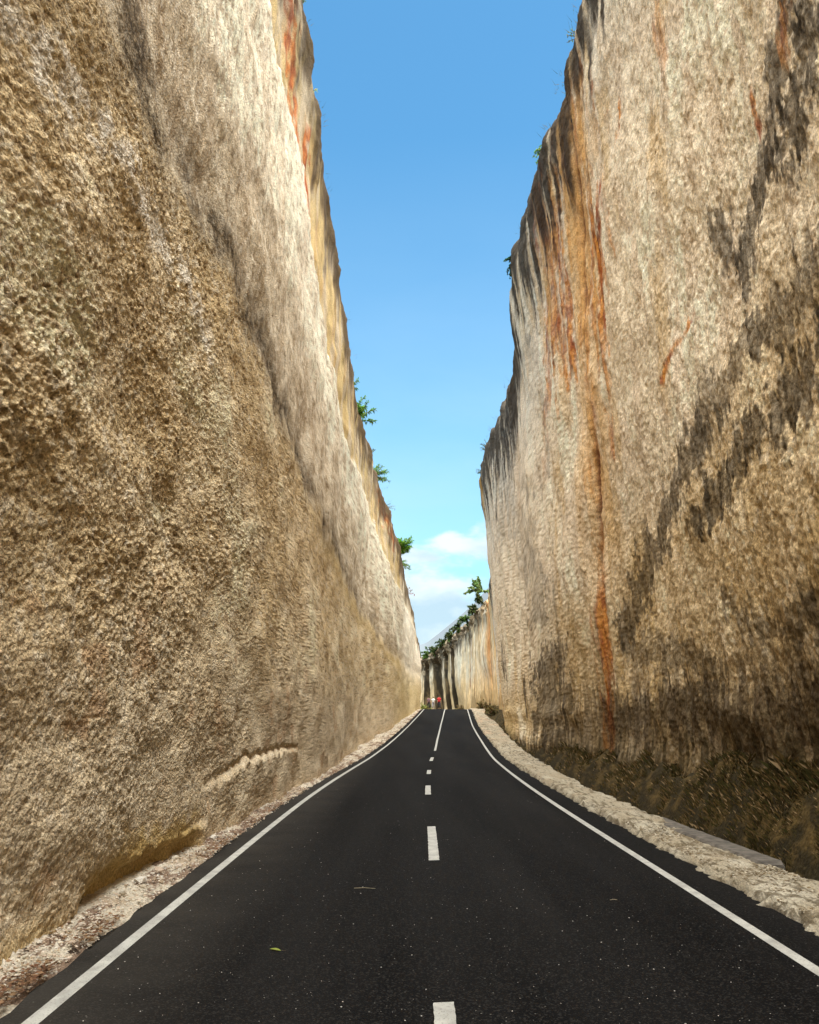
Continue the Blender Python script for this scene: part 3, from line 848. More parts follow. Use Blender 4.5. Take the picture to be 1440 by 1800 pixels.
def colour_R(s, z, q, top, h):
    one = np.ones(s.shape)
    sw = np.where(s > 12, 12 + 12 * np.log(np.maximum(s, 12) / 12), s)
    C = mix(one[..., None] * np.array([.65, .575, .455]), [.72, .655, .545], sstep(-.3, .6, fbm(s / 2.2, z / 3.0, 221, 5)))
    C = mix(C, [.50, .41, .31], .6 * sstep(.05, .7, fbm(sw / .45, z / 1.8, 222, 5)))
    low = sstep(9.5, 5.0, z + 1.4 * fbm(s / 3, z / 2.5, 223, 3) + .12 * (s - 14))
    T = mix(one[..., None] * np.array([.57, .455, .285]), [.68, .565, .39], sstep(-.4, .5, fbm(s / 1.4, z / 1.2, 224, 5)))
    T = mix(T, [.48, .345, .155], .55 * sstep(.0, .6, fbm(s / 1.6, z / 2.0, 225, 4)))
    C = mix(C, T, low)
    C = mix(C, [.50, .36, .17], .55 * sstep(.25, .8, fbm(s / 1.2 + 3, z / 3.5, 226, 4)))
    C = mix(C, [.26, .17, .08], .5 * sstep(.35, .8, fbm(s / .10, z / .16, 227, 3)))
    C = mix(C, [.74, .67, .55], .5 * sstep(.35, .8, fbm(s / .09, z / .14, 228, 3)))
    # vertical drip streaks
    dr = sstep(.2, .75, fbm(sw / .20, z / 3.2, 229, 5))
    C = mix(C, [.27, .195, .10], .42 * dr * (.25 + .75 * low))
    n_st = .34 * fbm(sw / .14, z / .55, 230, 5) + .18 * fbm(sw / .8, z / .8, 231, 3) + .16 * fbm(sw / .05, z / .12, 245, 3)
    for pts, w, a in STAINS:
        ks = min(1, (12 / np.mean([p_[0] for p_ in pts])) ** 1.5)
        d = seg_dist(s, z, pts, ks, .9)
        m = sstep(w * 1.18, w * .78, d + n_st * (.60 + w)) * (.80 + .20 * sstep(-.4, .3, fbm(sw / .07, z / 1.8, 250, 4)))
        # run-off tails below the stain
        C = mix(C, [.024, .018, .011], np.clip(a * 1.0, 0, 1) * m * (.85 + .15 * vn(s / .1, z / .3, 232)))
    n_r = .75 * fbm(sw / .20, z / 1.6, 233, 5) + .35 * fbm(sw / .06, z / .3, 246, 3)
    for pts, w, a in RUST:
        ks = min(1, (12 / np.mean([p_[0] for p_ in pts])) ** 1.3)
        d = seg_dist(s, z, pts, ks, .45)
        m = sstep(w * 1.25, w * .25, d + n_r * w * 1.1)
        t = sstep(-.4, .6, fbm(s / .18, z / .6, 234, 4))
        rc = mix(mix(one[..., None] * np.array([.50, .215, .045]), [.26, .065, .014], t), [.14, .035, .012], sstep(.1, .7, fbm(sw / .10, z / .9, 248, 4)))
        C = mix(C, rc, a * m * (.75 + .25 * sstep(-.4, .3, fbm(sw / .12, z / .35, 249, 4))))
    halo = seg_dist(s, z, CRACK, 1, .3)
    C = mix(C, [.56, .37, .16], .65 * sstep(2.8, .3, halo + 1.1 * fbm(sw / .4, z / 2, 235, 4)) * sstep(4, 9, z))
    cr = seg_dist(s + .12 * fbm(s * 0 + 3, z / .7, 209, 3), z, CRACK, 1, .3)
    C = mix(C, [.10, .03, .015], .9 * sstep(.24, .08, cr) * sstep(5, 9, z))
    # weathered dark brow below the rim
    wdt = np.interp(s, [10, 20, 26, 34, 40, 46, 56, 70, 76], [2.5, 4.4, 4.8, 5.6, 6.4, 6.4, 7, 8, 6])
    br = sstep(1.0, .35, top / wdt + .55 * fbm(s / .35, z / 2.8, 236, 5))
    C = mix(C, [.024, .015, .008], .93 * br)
    ob = sstep(1.5, .9, top / wdt + .4 * fbm(s / .5, z / 2.5, 237, 4)) * (1 - br) * sstep(16, 22, s)
    C = mix(C, [.50, .30, .11], .6 * ob * sstep(-.2, .4, fbm(s / .6, z / 2.2, 238, 4)))
    # damp, mossy foot
    ml = np.interp(s, [0, 12, 19, 24, 33, 48, 60, 80], [1.45, 1.30, .95, .80, .75, .2, -.2, .6]) + ZR(s) * 0
    ms = sstep(.45, -.35, z - ml - .15 + .75 * fbm(s / .16, z / 1.3, 239, 5))
    C = mix(C, [.040, .029, .012], .92 * ms)
    ms2 = sstep(2.4, .6, z - ml + 1.0 * fbm(s / .18, z / 2.2, 240, 4)) * (1 - ms)
    C = mix(C, [.055, .036, .018], .72 * ms2 * sstep(45, 30, s))
    wp = sstep(1.0, .2, seg_dist(s, z, [(51, .9), (54, 1.8)], .35, 1) + .4 * fbm(s / 1.5, z / .5, 241, 3))
    C = mix(C, [.68, .63, .52], .8 * wp)
    C = mix(C, [.045, .035, .025], .8 * sstep(.55, .8, fbm(sw / .35, z / 3.0, 247, 5)) * sstep(28, 38, s) * sstep(18, 14, z))
    C = mix(C, [.46, .34, .14], .6 * sstep(50, 64, s) * sstep(4.5, 1.5, z))
    C = mix(C, [.50, .28, .08], .7 * sstep(1.2, .2, np.abs(s - 75.5) / 1.2 + .5 * fbm(s / .7, z / 5, 242, 3)))
    C = mix(C, [.67, .61, .52], .5 * sstep(30, 42, s) * sstep(5, 8, z) * (1 - br))
    return C
def build_right():
    yd = np.arange(-40, 100, .1)
    pts = [(float(RB(v)), float(v)) for v in yd]
    def step(x, y):
        if y < 5: return 1.2
        if y < 7.5: return .12
        if y > 80: return .5
        return max(.030, min(.45, y * y / 4900 * .75))
    x, y, q = resample_path(pts, step)
    zt = smooth_interp([(-60, 23.5), (18, 23.3), (20.6, 23.1), (23, 23.0), (23.9, 22.6), (26.3, 23.4), (28.5, 24.0), (30.4, 23.8), (34.3, 24.6), (37.6, 24.5), (39.2, 23.6), (40.2, 21.4), (42.5, 20.2), (45.5, 20.5), (50, 21.6), (56.5, 22.6), (70, 24.6), (76, 24.6), (84, 21.5), (95, 18.5), (105, 17)], .5)(y)
    zt = zt + .15 * fbm(y / .8, y * 0, 98, 3)
    zb = np.interp(y, [-40, 12, 24, 40, 60, 76, 90, 105], [-.4, -.4, -.5, -.7, -1.0, -1.1, 0, 1])
    k = np.r_[np.linspace(0, 1, 330) * 8.0, 8.0 + np.cumsum(np.linspace(.025, .045, 430))]
    k = k / k[-1]
    lean = np.interp(y, [-40, 50, 76, 100], [.043, .045, .078, .06])
    return cliff('cliff_right', x, y, zb, zt, k, -1, relief_R, colour_R, lean, M_right, (1, 0))
build_right()

# ------------------------------------------------------------------ far cliff round the bend
DARKCOL = [(140.9, .5), (137.9, 1.25), (133.3, 2.1), (129.6, 1.0), (126.6, 1.2)]
def relief_F(s, z, q, top):
    h = .5 * fbm(s / 9, z / 9, 301, 2) + .10 * fbm(s / 1.5, z / 5, 302, 4) + .05 * fbm(s / .5, z / 1.0, 303, 3)
    for c, w in DARKCOL:
        h -= .9 * sstep(w * .75, w * .35, np.abs(s - c + .25 * vn(z / 2, s * 0, 304))) * sstep(1.4, 2.6, top)
    h += .35 * sstep(2.3, 1.2, top + .8 * fbm(s / 1.2, z / 1.0, 306, 4)) * sstep(122, 126, s)
    h += .5 * fbm(s / 1.2, z / .8, 305, 4) * sstep(2.6, .4, top)
    for c in (116.7, 118.0, 103.5, 107.2):
        h -= .22 * np.exp(-((s - c + .3 * vn(z / 3, s * 0, 307)) / .18) ** 2)
    return h
def colour_F(s, z, q, top, h):
    one = np.ones(s.shape)
    C = mix(one[..., None] * np.array([.70, .63, .50]), [.60, .49, .32], sstep(-.2, .6, fbm(s / 1.2, z / 6, 321, 4)))
    C = mix(C, [.60, .46, .25], .75 * sstep(7.5, 4.5, z + .8 * fbm(s / 1.5, z / 3, 322, 3)))
    right = sstep(116, 110, s)
    C = mix(C, [.60, .42, .21], .85 * right * sstep(-.4, .4, fbm(s / .8, z / 7, 323, 4)))
    C = mix(C, [.25, .14, .06], .7 * sstep(.3, .7, fbm(s / .35, z / 5, 332, 4)) * sstep(120, 114, s))
    C = mix(C, [.50, .22, .08], .75 * sstep(1.0, .2, np.abs(s - 107.8) / 1.3 + .5 * fbm(s / .4, z / 4, 324, 4)) * sstep(4, 9, z))
    C = mix(C, [.60, .33, .13], .6 * sstep(.3, .7, fbm(s / .5, z / 6, 325, 4)) * right * sstep(6, 12, z))
    for c, w in DARKCOL:
        m = sstep(w * 1.0, w * .75, np.abs(s - c + .25 * vn(z / 2, s * 0, 304)) + .25 * fbm(s / .3, z / 2.5, 326, 4))
        C = mix(C, [.012, .009, .005], .96 * m)
    left = sstep(122, 127, s)
    C = mix(C, [.20, .15, .08], .6 * left * sstep(-.1, .5, fbm(s / .4, z / 3, 327, 4)))
    for c in (116.7, 118.0, 103.5, 107.0):
        C = mix(C, [.20, .10, .05], .85 * sstep(.34, .08, np.abs(s - c + .3 * vn(z / 3, s * 0, 307)) + .12 * fbm(s / .2, z / 1.5, 328, 3)) * sstep(2.6, 5, z))
    up = sstep(4.2, 1.6, top + 1.4 * fbm(s / .8, z / 1.5, 329, 5))
    C = mix(C, [.07, .05, .03], .85 * up * sstep(108, 112, s))
    C = mix(C, [.5, .42, .3], .7 * sstep(.4, .7, fbm(s / .4, z / .4, 330, 3)) * up)
    ft = sstep(4.6, 2.8, z + 1.2 * fbm(s / .6, z / 2.0, 331, 4))
    C = mix(C, [.20, .14, .06], .6 * ft * sstep(124, 118, s))
    return C
def build_far():
    pts = [(10.9, 94.0), (10.95, 98), (10.9, 103), (10.0, 110), (8.3, 120), (6.0, 130), (3.2, 138), (0, 144), (-5, 149), (-13, 153), (-40, 158)]
    P = np.array(pts); d = np.r_[0, np.cumsum(np.hypot(*np.diff(P, axis=0).T))]
    qq = np.arange(0, d[-1], .12)
    x = np.interp(qq, d, P[:, 0]); y = np.interp(qq, d, P[:, 1])
    k = np.ones(25) / 25
    xs = np.convolve(np.r_[[x[0]] * 12, x, [x[-1]] * 12], k, 'valid'); ys = np.convolve(np.r_[[y[0]] * 12, y, [y[-1]] * 12], k, 'valid')
    ys = ys + np.arange(len(ys)) * 1e-5
    zt = smooth_interp([(90, 19), (98, 18.4), (108, 17.0), (112, 16.2), (118, 15.0), (126.5, 13.3), (134, 11.6), (144, 10.6), (160, 9.5)], 1.0)(ys)
    zt = zt + .3 * fbm(ys / 1.4, ys * 0, 97, 4)
    zb = np.full(len(xs), .8)
    ang = np.interp(ys, [98, 153], [0, math.pi / 2])
    cd = (np.cos(ang), np.sin(ang))
    return cliff('cliff_far', xs, ys, zb, zt, np.linspace(0, 1, 190), -1, relief_F, colour_F, np.zeros(len(xs)), M_far, cd)
build_far()

# pale upper bench / hill showing behind the far rim
def hill():
    pr = [(-40, 12), (2.2, 18.2), (3.6, 18.6), (7, 21.2), (12, 25.2), (16, 28.8), (20, 33.2), (27, 39), (45, 46), (80, 52)]
    hx = np.linspace(-40, 80, 121); hz = np.interp(hx, *zip(*pr))
    V = []
    for dpt, sc in ((0, None), (6, 1), (60, .99), (200, .8)):
        for a, b in zip(hx, hz):
            zz = 5 if sc is None else 5 + (b - 5) * sc
            V.append((a + dpt * .1, 200 + dpt + .3 * math.sin(a * .3), zz))
    V = np.array(V).reshape(4, 121, 3).transpose(1, 0, 2)
    me = mesh_np('hill', V, grid_faces(121, 4), True)
    link('hill', me, M_hill, kind='structure')
hill()

# ------------------------------------------------------------------ loose material on the verges
def rock_mesh(name, seed, sub=1, flat=.6):
    r = random.Random(seed)
    bm = bmesh.new(); bmesh.ops.create_icosphere(bm, subdivisions=sub, radius=1)
    for v in bm.verts:
        v.co *= 1 + r.uniform(-.28, .22)
        v.co.z *= flat
    me = bpy.data.meshes.new(name); bm.to_mesh(me); bm.free()
    return me
def lv_height(x, y):
    return float(ZR(y)) + .045
base_rock = [rock_mesh('stone', k, 1, random.uniform(.5, .8)) for k in range(6)]
stone_cols = [(.58, .51, .40), (.50, .42, .31), (.64, .58, .49), (.40, .30, .20), (.52, .40, .30), (.62, .52, .42)]
for me, c in zip(base_rock, stone_cols):
    add_color(me, np.tile(np.array(c), (len(me.vertices), 1))); me.materials.append(M_stone)
def scatter_stuff(name, n, place, size, mat, label, cat, cols, seed):
    r = random.Random(seed)
    Vs = []; Fs = []; Cs = []; o = 0
    tm = []
    for k in range(5):
        m = rock_mesh('tmp', seed + k, 0 if n > 1500 else 1, .6)
        tm.append((np.array([v.co[:] for v in m.vertices]), np.array([p.vertices[:] for p in m.polygons])))
        bpy.data.meshes.remove(m)
    for i in range(n):
        v, f = tm[r.randrange(5)]
        x, y, z = place(r)
        sc = size(r, y); a = r.uniform(0, 6.28)
        ca, sa = math.cos(a), math.sin(a)
        w = v * [sc * r.uniform(.7, 1.3), sc * r.uniform(.6, 1.1), sc * r.uniform(.6, 1)]
        Vs.append(np.stack([w[:, 0] * ca - w[:, 1] * sa + x, w[:, 0] * sa + w[:, 1] * ca + y, w[:, 2] + z], -1))
        Fs.append(f + o); o += len(v)
        c = np.array(cols[r.randrange(len(cols))]) * r.uniform(.8, 1.15)
        Cs.append(np.tile(c, (len(v), 1)))
    me = mesh_np(name, np.concatenate(Vs), np.concatenate(Fs))
    add_color(me, np.concatenate(Cs))
    return link(name, me, mat, kind='stuff', label=label, category=cat)
def ydist(r, a, b):      # denser near the camera in metres so that pixels stay covered
    t = r.random(); return 1 / (1 / a + (1 / b - 1 / a) * t)
def pl_left(r):
    y = ydist(r, 5.4, 45); a = float(LB(y)) + .02; b = float(RL(y)) - .27
    x = a + (b - a) * r.random() ** .9
    return x, y, float(ZR(y)) + .055 * min(1, (b - x + .1) / .3)
scatter_stuff('gravel', 3600, pl_left, lambda r, y: r.uniform(.004, .010 + .012 * r.random() ** 2) * (1 + y / 40), M_stone, 'pale limestone gravel strewn between the left rock face and the asphalt', 'gravel', stone_cols, 400)
def pl_right(r):
    y = ydist(r, 7.5, 60); a = float(RR(y)) + .60; b = float(RSO(y)) - .05
    return a + (b - a) * r.random(), y, float(ZR(y)) + .078
scatter_stuff('gravel', 5200, pl_right, lambda r, y: r.uniform(.005, .017) * (1 + y / 50), M_stone, 'crumbled pale limestone rubble along the right edge of the road', 'gravel', [(.46, .40, .30), (.36, .30, .20), (.52, .46, .36), (.14, .10, .06), (.22, .16, .09)], 500)
def pl_road(r):
    y = ydist(r, 5, 60); x = float(RL(y)) + (float(RR(y)) - float(RL(y))) * r.random()
    return x, y, float(ZR(y)) + .003
scatter_stuff('road_grit', 750, pl_road, lambda r, y: r.choice([.0025, .003, .003, .004, .006]), M_stone, 'tiny white grit scattered over the black asphalt', 'grit', [(.6, .56, .5), (.45, .42, .38)], 600)

# larger single stones on the left verge
places = [(-3.03, 9.35, .055, 'blunt pale rock at the mouth of the scooped notch under the left cliff'),
          (-2.93, 9.70, .045, 'cream rock a hand wide lying out from the cliff notch towards the road'),
          (-3.06, 10.02, .07, 'largest whitish boulder-like rock against the cliff notch on the left verge'),
          (-2.80, 9.95, .035, 'small buff rock on the leaf litter side of the left verge beside the notch'),
          (-3.02, 10.6, .06, 'pinkish-grey rock in the middle of the notch at the cliff foot'),
          (-2.88, 10.95, .045, 'flat cream rock lying between the notch and the asphalt edge'),
          (-3.07, 11.5, .055, 'chunky white rock under the low bulge of the left cliff foot'),
          (-2.86, 12.2, .05, 'pale rock close to the asphalt where the left verge narrows'),
          (-3.0, 13.3, .055, 'rounded cream rock just past the low bulge at the cliff foot'),
          (-3.02, 15.2, .06, 'farthest single rock below the long ledge of the left cliff'),
          (-2.80, 7.45, .03, 'small pale rock nearest the camera on the left verge'),
          (-2.95, 8.05, .035, 'small tan rock on the sandy strip before the notch of the left cliff')]
for i, (x, y, r_, lb) in enumerate(places):
    o = link('limestone_rock', base_rock[i % 6], None)
    o.location = (x, y, float(ZR(y)) + .050 + r_ * .25); o.scale = (r_ * random.uniform(.8, 1.2), r_ * random.uniform(.9, 1.4), r_)
    o.rotation_euler = (random.uniform(-.3, .3), random.uniform(-.3, .3), random.uniform(0, 6))
    o['label'] = lb
    o['category'] = 'rock'; o['group'] = 'loose rocks at the foot of the left cliff'

# dry leaf litter (uncountable) on the left verge
def litter():
    V = []; F = []; C = []
    r = random.Random(9)
    for i in range(2600):
        y = ydist(r, 5.4, 30); 
        if vn(np.array([y / .8]), np.array([1.3]), 71)[0] < -.15: continue
        b = float(RL(y)) - .26; x = b - abs(r.gauss(0, .16)) ; x = max(x, float(LB(y)) + .03)
        z = float(ZR(y)) + .05 + r.uniform(0, .03)
        a = r.uniform(0, 6.28); l = r.uniform(.012, .035); w = l * .45
        d = Vector((math.cos(a), math.sin(a), r.uniform(-.3, .3))); n = Vector((-math.sin(a), math.cos(a), r.uniform(-.3, .5)))
        p = Vector((x, y, z)); o = len(V)
        V += [p - d * l, p + n * w + Vector((0, 0, .004)), p + d * l, p - n * w]
        F.append((o, o + 1, o + 2, o + 3))
        c = random.choice([(.16, .08, .045), (.10, .055, .03), (.24, .15, .08), (.30, .18, .10)])
        C += [c] * 4
    me = mesh_np('leaf_litter', np.array([v[:] for v in V]), np.array(F)); add_color(me, np.array(C))
    link('leaf_litter', me, M_weed, kind='stuff', label='brown dry leaf litter heaped along the left edge of the asphalt', category='leaf litter')
litter()

# dark weeds in the ditch and on the bank against the right rock
def weeds():
    r = np.random.default_rng(5)
    n = 170000
    t = r.random(n); y = 1 / (1 / 8.0 + (1 / 80. - 1 / 8.0) * t)
    a = RSO(y); b = RB(y)
    x = a + .12 + (b - a - .1) * r.random(n)
    dn = fbm(x / .4, y / .6, 72, 3)
    m = dn > -.35
    x, y, a, b, dn = x[m], y[m], a[m], b[m], dn[m]; n = len(x)
    z = ditch_z(x, y, a, b) - .02
    tt_ = (x - a) / (b - a)
    L = r.uniform(.025, .11, n) * (.8 + .5 * (dn > .2)) * (1 + 1.3 * sstep(.8, 1.0, tt_) * r.random(n)); ang = r.uniform(0, 2 * math.pi, n)
    w = .003 + .005 * r.random(n) + y * .00022
    lean = r.uniform(.3, 1.1, n) * L
    dx, dy = np.cos(ang), np.sin(ang)
    p0 = np.stack([x - dy * w, y + dx * w, z], -1); p1 = np.stack([x + dy * w, y - dx * w, z], -1)
    p2 = np.stack([x + dx * lean * .4 + dy * w * .8, y + dy * lean * .4 - dx * w * .8, z + L * .7], -1)
    p3 = np.stack([x + dx * lean, y + dy * lean, z + L], -1)
    V = np.stack([p0, p1, p2, p3], 1); F = np.arange(n * 4).reshape(n, 4)
    pal = np.array([(.045, .042, .012), (.07, .06, .018), (.10, .075, .025), (.16, .115, .05), (.035, .028, .01), (.05, .055, .015), (.36, .29, .17)])
    C = pal[r.choice(7, n, p=[.22, .18, .17, .13, .14, .09, .07])]
    me = mesh_np('ditch_weeds', V, F); add_color(me, np.repeat(C * [.80, .68, .60], 4, 0))
    link('ditch_weeds', me, M_weed, kind='stuff', label='dark brown-green weeds filling the ditch below the right cliff', category='weeds')
weeds()

# ------------------------------------------------------------------ concrete kerb blocks sunk in the right verge
def kerb(name, p0, p1, w, h, label, drop=0.0):
    a = Vector(p0); b = Vector(p1); d = (b - a); L_ = d.length; d.normalize(); n = Vector((-d.y, d.x, 0))
    bm = bmesh.new()
    r = random.Random(3)
    ns = 28
    prof = [(-w / 2, -h), (-w / 2, -.03), (-w / 2 + .03, 0), (w / 2 - .03, 0), (w / 2, -.03), (w / 2, -h)]
    rings = []
    for i in range(ns + 1):
        t = i / ns; q = a + d * L_ * t
        e = min(t, 1 - t) * L_
        rnd = math.sqrt(max(0, 1 - (1 - min(1, e / .10)) ** 2))
        ring = []
        for (pu, pz) in prof:
            pu2 = pu * (.78 + .22 * rnd) + r.uniform(-.004, .004)
            ring.append(bm.verts.new(q + n * pu2 + Vector((0, 0, pz - (1 - rnd) * .03 + r.uniform(-.003, .003)))))
        rings.append(ring)
    for i in range(ns):
        for k in range(5):
            bm.faces.new((rings[i][k], rings[i + 1][k], rings[i + 1][k + 1], rings[i][k + 1]))
    bm.faces.new(rings[0]); bm.faces.new(rings[-1][::-1])
    bmesh.ops.recalc_face_normals(bm, faces=bm.faces)
    me = bpy.data.meshes.new(name); bm.to_mesh(me); bm.free()
    return link(name, me, M_concrete, label=label, category='kerb')
kerb('concrete_kerb', (4.50, 10.85, .165), (4.38, 14.0, .160), .34, .26, 'long weathered grey concrete kerb slab with a rounded near end beside the ditch')
kerb('concrete_kerb', (4.42, 14.08, .145), (4.40, 15.55, .145), .32, .26, 'short flat concrete kerb slab half buried in rubble, further from the camera')

# single leaf and straws on the road
def fallen_leaf():
    mb = MB()
    p = [(0, -.055, 0), (.022, -.02, .006), (.026, .01, .010), (.012, .04, .008), (0, .06, .002), (-.012, .04, .008), (-.024, .01, .012), (-.020, -.02, .006), (0, 0, .001)]
    mb.add(p, [(0, 1, 8), (1, 2, 8), (2, 3, 8), (3, 4, 8), (4, 5, 8), (5, 6, 8), (6, 7, 8), (7, 0, 8)], (.30, .34, .06))
    o = mb.build('fallen_leaf', M_leaf, color=True, label='single yellow-green leaf lying on the asphalt left of the centre line', category='leaf')
    st = MB(); tube(st, [(0, -.055, .002), (.004, -.09, .004)], .0015, 4); st.build('leaf_stalk', M_wood, o)
    o.location = (-1.11, 7.45, float(ZR(7.4)) + .002); o.rotation_euler = (0, 0, 1.2)
fallen_leaf()
def straw(x, y, l, a, label):
    mb = MB(); d = Vector((math.cos(a), math.sin(a), 0))
    tube(mb, [(x, y, float(ZR(y)) + .004), Vector((x, y, float(ZR(y)) + .010)) + d * l * .5, Vector((x, y, float(ZR(y)) + .004)) + d * l], .0022, 4, (.5, .42, .28))
    mb.build('dry_straw', M_stone, color=True, label=label, category='straw')
straw(-.62, 9.9, .24, -.1, 'thin pale straw lying across the left lane between two centre dashes')
straw(2.1, 9.3, .08, .1, 'short pale stick on the asphalt near the right edge line')

# ------------------------------------------------------------------ shrubs
def leafy(name, base, grow, size, nstem, nleaf, leaf, cols, label, cat='shrub', droop=.2, seed=1, group=None, spread=.8, lw=.28):
    """shrub rooted at base, stems growing along 'grow', sprays of narrow leaves"""
    r = random.Random(seed)
    if base[2] > 10 and base[1] < 96:            # rooted exactly on the brow of the rock
        side = 'cliff_left' if base[0] < 1 else 'cliff_right'
        k = int(np.argmin(np.abs(RIM[side][:, 1] - base[1]))); q_ = RIM[side][k]
        base = (float(q_[0]) + (-.04 if base[0] < 1 else .04), float(q_[1]), float(q_[2]) - .05)
        nstem = int(nstem * 1.6)
    root = bpy.data.objects.new(name, None); COL.objects.link(root); root.location = base
    root['label'] = label; root['category'] = cat
    if group: root['group'] = group
    stems = MB(); fol = MB()
    nleaf = int(nleaf * 1.9); cols = [tuple(v * 1.5 for v in c) for c in cols]
    g = Vector(grow).normalized()
    for k in range(nstem):
        d = (g + Vector((r.uniform(-1, 1), r.uniform(-1, 1), r.uniform(-.6, 1))) * spread).normalized()
        L_ = size * r.uniform(.55, 1.0); p = -g * size * .12 + Vector((0, 0, -.05 * size)); pts = [p.copy()]
        ns = 6
        for i in range(ns):
            d = (d + Vector((r.uniform(-.2, .2), r.uniform(-.2, .2), r.uniform(-.15, .15) - droop * (i / ns) * .5))).normalized()
            p = p + d * L_ / ns; pts.append(p.copy())
        tube(stems, pts, [size * .020 * (1 - i / (ns + 1)) + .005 for i in range(ns + 1)], 5)
        for j in range(nleaf):
            t = .04 + .96 * r.random() ** .75; f = t * ns; i = min(int(f), ns - 1); q = pts[i].lerp(pts[i + 1], f - i)
            ld = (d * .4 + Vector((r.uniform(-1, 1), r.uniform(-1, 1), r.uniform(-.7, .8)))).normalized()
            l = leaf * r.uniform(.6, 1.25); sd = ld.cross(Vector((r.uniform(-.3, .3), r.uniform(-.3, .3), 1))).normalized() * l * lw
            up = ld.cross(sd).normalized() * l * .08
            c = r.choice(cols); c = tuple(v * r.uniform(.75, 1.25) for v in c)
            m = q + ld * l * .5; e = q + ld * l + Vector((0, 0, -l * .25))
            fol.add([q, m + sd + up, e, m - sd + up], [(0, 1, 2), (0, 2, 3)], c)
    stems.build('stem', M_wood, root)
    fol.build('foliage', M_leaf, root, color=True, kind='stuff')
    return root
G1 = [(.10, .20, .02), (.07, .15, .02), (.15, .24, .03), (.05, .10, .015)]
G2 = [(.035, .07, .015), (.05, .09, .02), (.025, .05, .012), (.08, .10, .03)]
G3 = [(.10, .14, .04), (.07, .11, .03), (.14, .16, .05)]
leafy('shrub', (-2.45, 44.0, 18.3), (.7, -.2, .75), 1.9, 11, 60, .22, G1, 'bright green leafy shrub on the left rim, the highest large one', seed=1, lw=.16)
leafy('shrub', (-2.6, 40.5, 18.7), (.8, 0, .9), 1.0, 4, 24, .16, G1, 'small thin green sprig on the left rim just above the highest large shrub', seed=2, lw=.16)
leafy('shrub', (-2.0, 52.5, 18.6), (.7, 0, .8), 1.0, 5, 16, .14, G2, 'sparse wispy shrub on the left rim between the two leafy ones', seed=3, lw=.16)
leafy('shrub', (-1.9, 57.5, 18.9), (.8, 0, .35), 1.45, 9, 32, .22, G1, 'small green shrub of feathery leaves leaning out from the left rim', seed=4, lw=.14)
leafy('shrub', (-1.25, 69, 19.0), (.9, 0, .1), 1.0, 3, 8, .16, G3, 'bare twiggy sprig poking out from the left rim below the feathery shrub', seed=5, lw=.14)
leafy('shrub', (-.75, 80, 17.6), (.5, 0, .6), 2.4, 14, 85, .28, [(.12, .24, .02), (.09, .2, .02), (.16, .26, .03)], 'dense bright green shrub on the left rim near the far bend', seed=6, lw=.16)
leafy('shrub', (-.35, 84, 16.6), (.8, 0, -.3), 1.8, 6, 26, .24, G1, 'thin drooping greenery just below the dense shrub on the left rim', seed=7, lw=.14)
leafy('shrub', (.25, 94, 15.3), (.8, 0, .3), 1.5, 4, 16, .24, [(.22, .10, .09), (.16, .09, .07), (.10, .11, .05)], 'small reddish-leaved sprig low on the left rim above the clouds', seed=8, lw=.16)
leafy('shrub', (-3.05, 23.6, 22.7), (.9, -.3, .3), .42, 4, 8, .11, [(.22, .30, .08), (.3, .34, .12)], 'tiny pale green sprig high on the left rim', seed=9, lw=.2)
leafy('shrub', (-3.08, 20.6, 23.2), (.9, -.3, .3), .40, 5, 16, .09, G3, 'tuft of green leaves at the very top of the left rim', seed=10, lw=.2)
leafy('shrub', (-2.95, 28.5, 20.75), (.9, 0, .3), .32, 4, 14, .09, G1, 'tiny green tuft on the left rim, halfway up the strip of sky', seed=17, lw=.2)
leafy('shrub', (9.0, 104, 17.2), (-.7, -.1, .6), 2.4, 18, 60, .24, [(.13, .19, .05), (.10, .16, .04), (.18, .22, .07)], 'pale green small tree leaning out where the right cliff meets the far cliff', seed=11, lw=.5, spread=1.1)
leafy('shrub', (5.1, 28.4, 24.1), (-.9, -.1, .0), .75, 8, 22, .09, G1, 'trailing green sprig hanging from the right rim, upper part of the picture', seed=12, droop=1.2, lw=.25)
leafy('shrub', (5.05, 21.8, 23.0), (-.6, 0, .6), .55, 7, 14, .06, G3, 'wiry thin plant on the right rim near the top of the picture', seed=13, lw=.2)
leafy('shrub', (5.08, 24.0, 23.0), (-.6, 0, .2), .3, 4, 9, .05, G3, 'tiny trailing tuft below the wiry plant on the right rim', seed=14, lw=.2)
leafy('shrub', (5.3, 37.4, 24.6), (-.4, 0, -.7), 1.15, 12, 60, .09, [(.03, .09, .05), (.04, .11, .06), (.02, .06, .03)], 'dark green creeper hanging down over the right rim', cat='creeper', seed=15, droop=1.0, lw=.35)
leafy('shrub', (6.9, 68, 24.6), (-.6, 0, .3), 1.2, 7, 14, .12, G2, 'straggly dark sprigs on the right rim where it turns away', seed=16, lw=.25)
leafy('shrub', (7.3, 75.5, 23.0), (-.8, 0, .2), .9, 6, 12, .13, G2, 'sparse twigs sticking out of the lower right rim', seed=18, lw=.25)
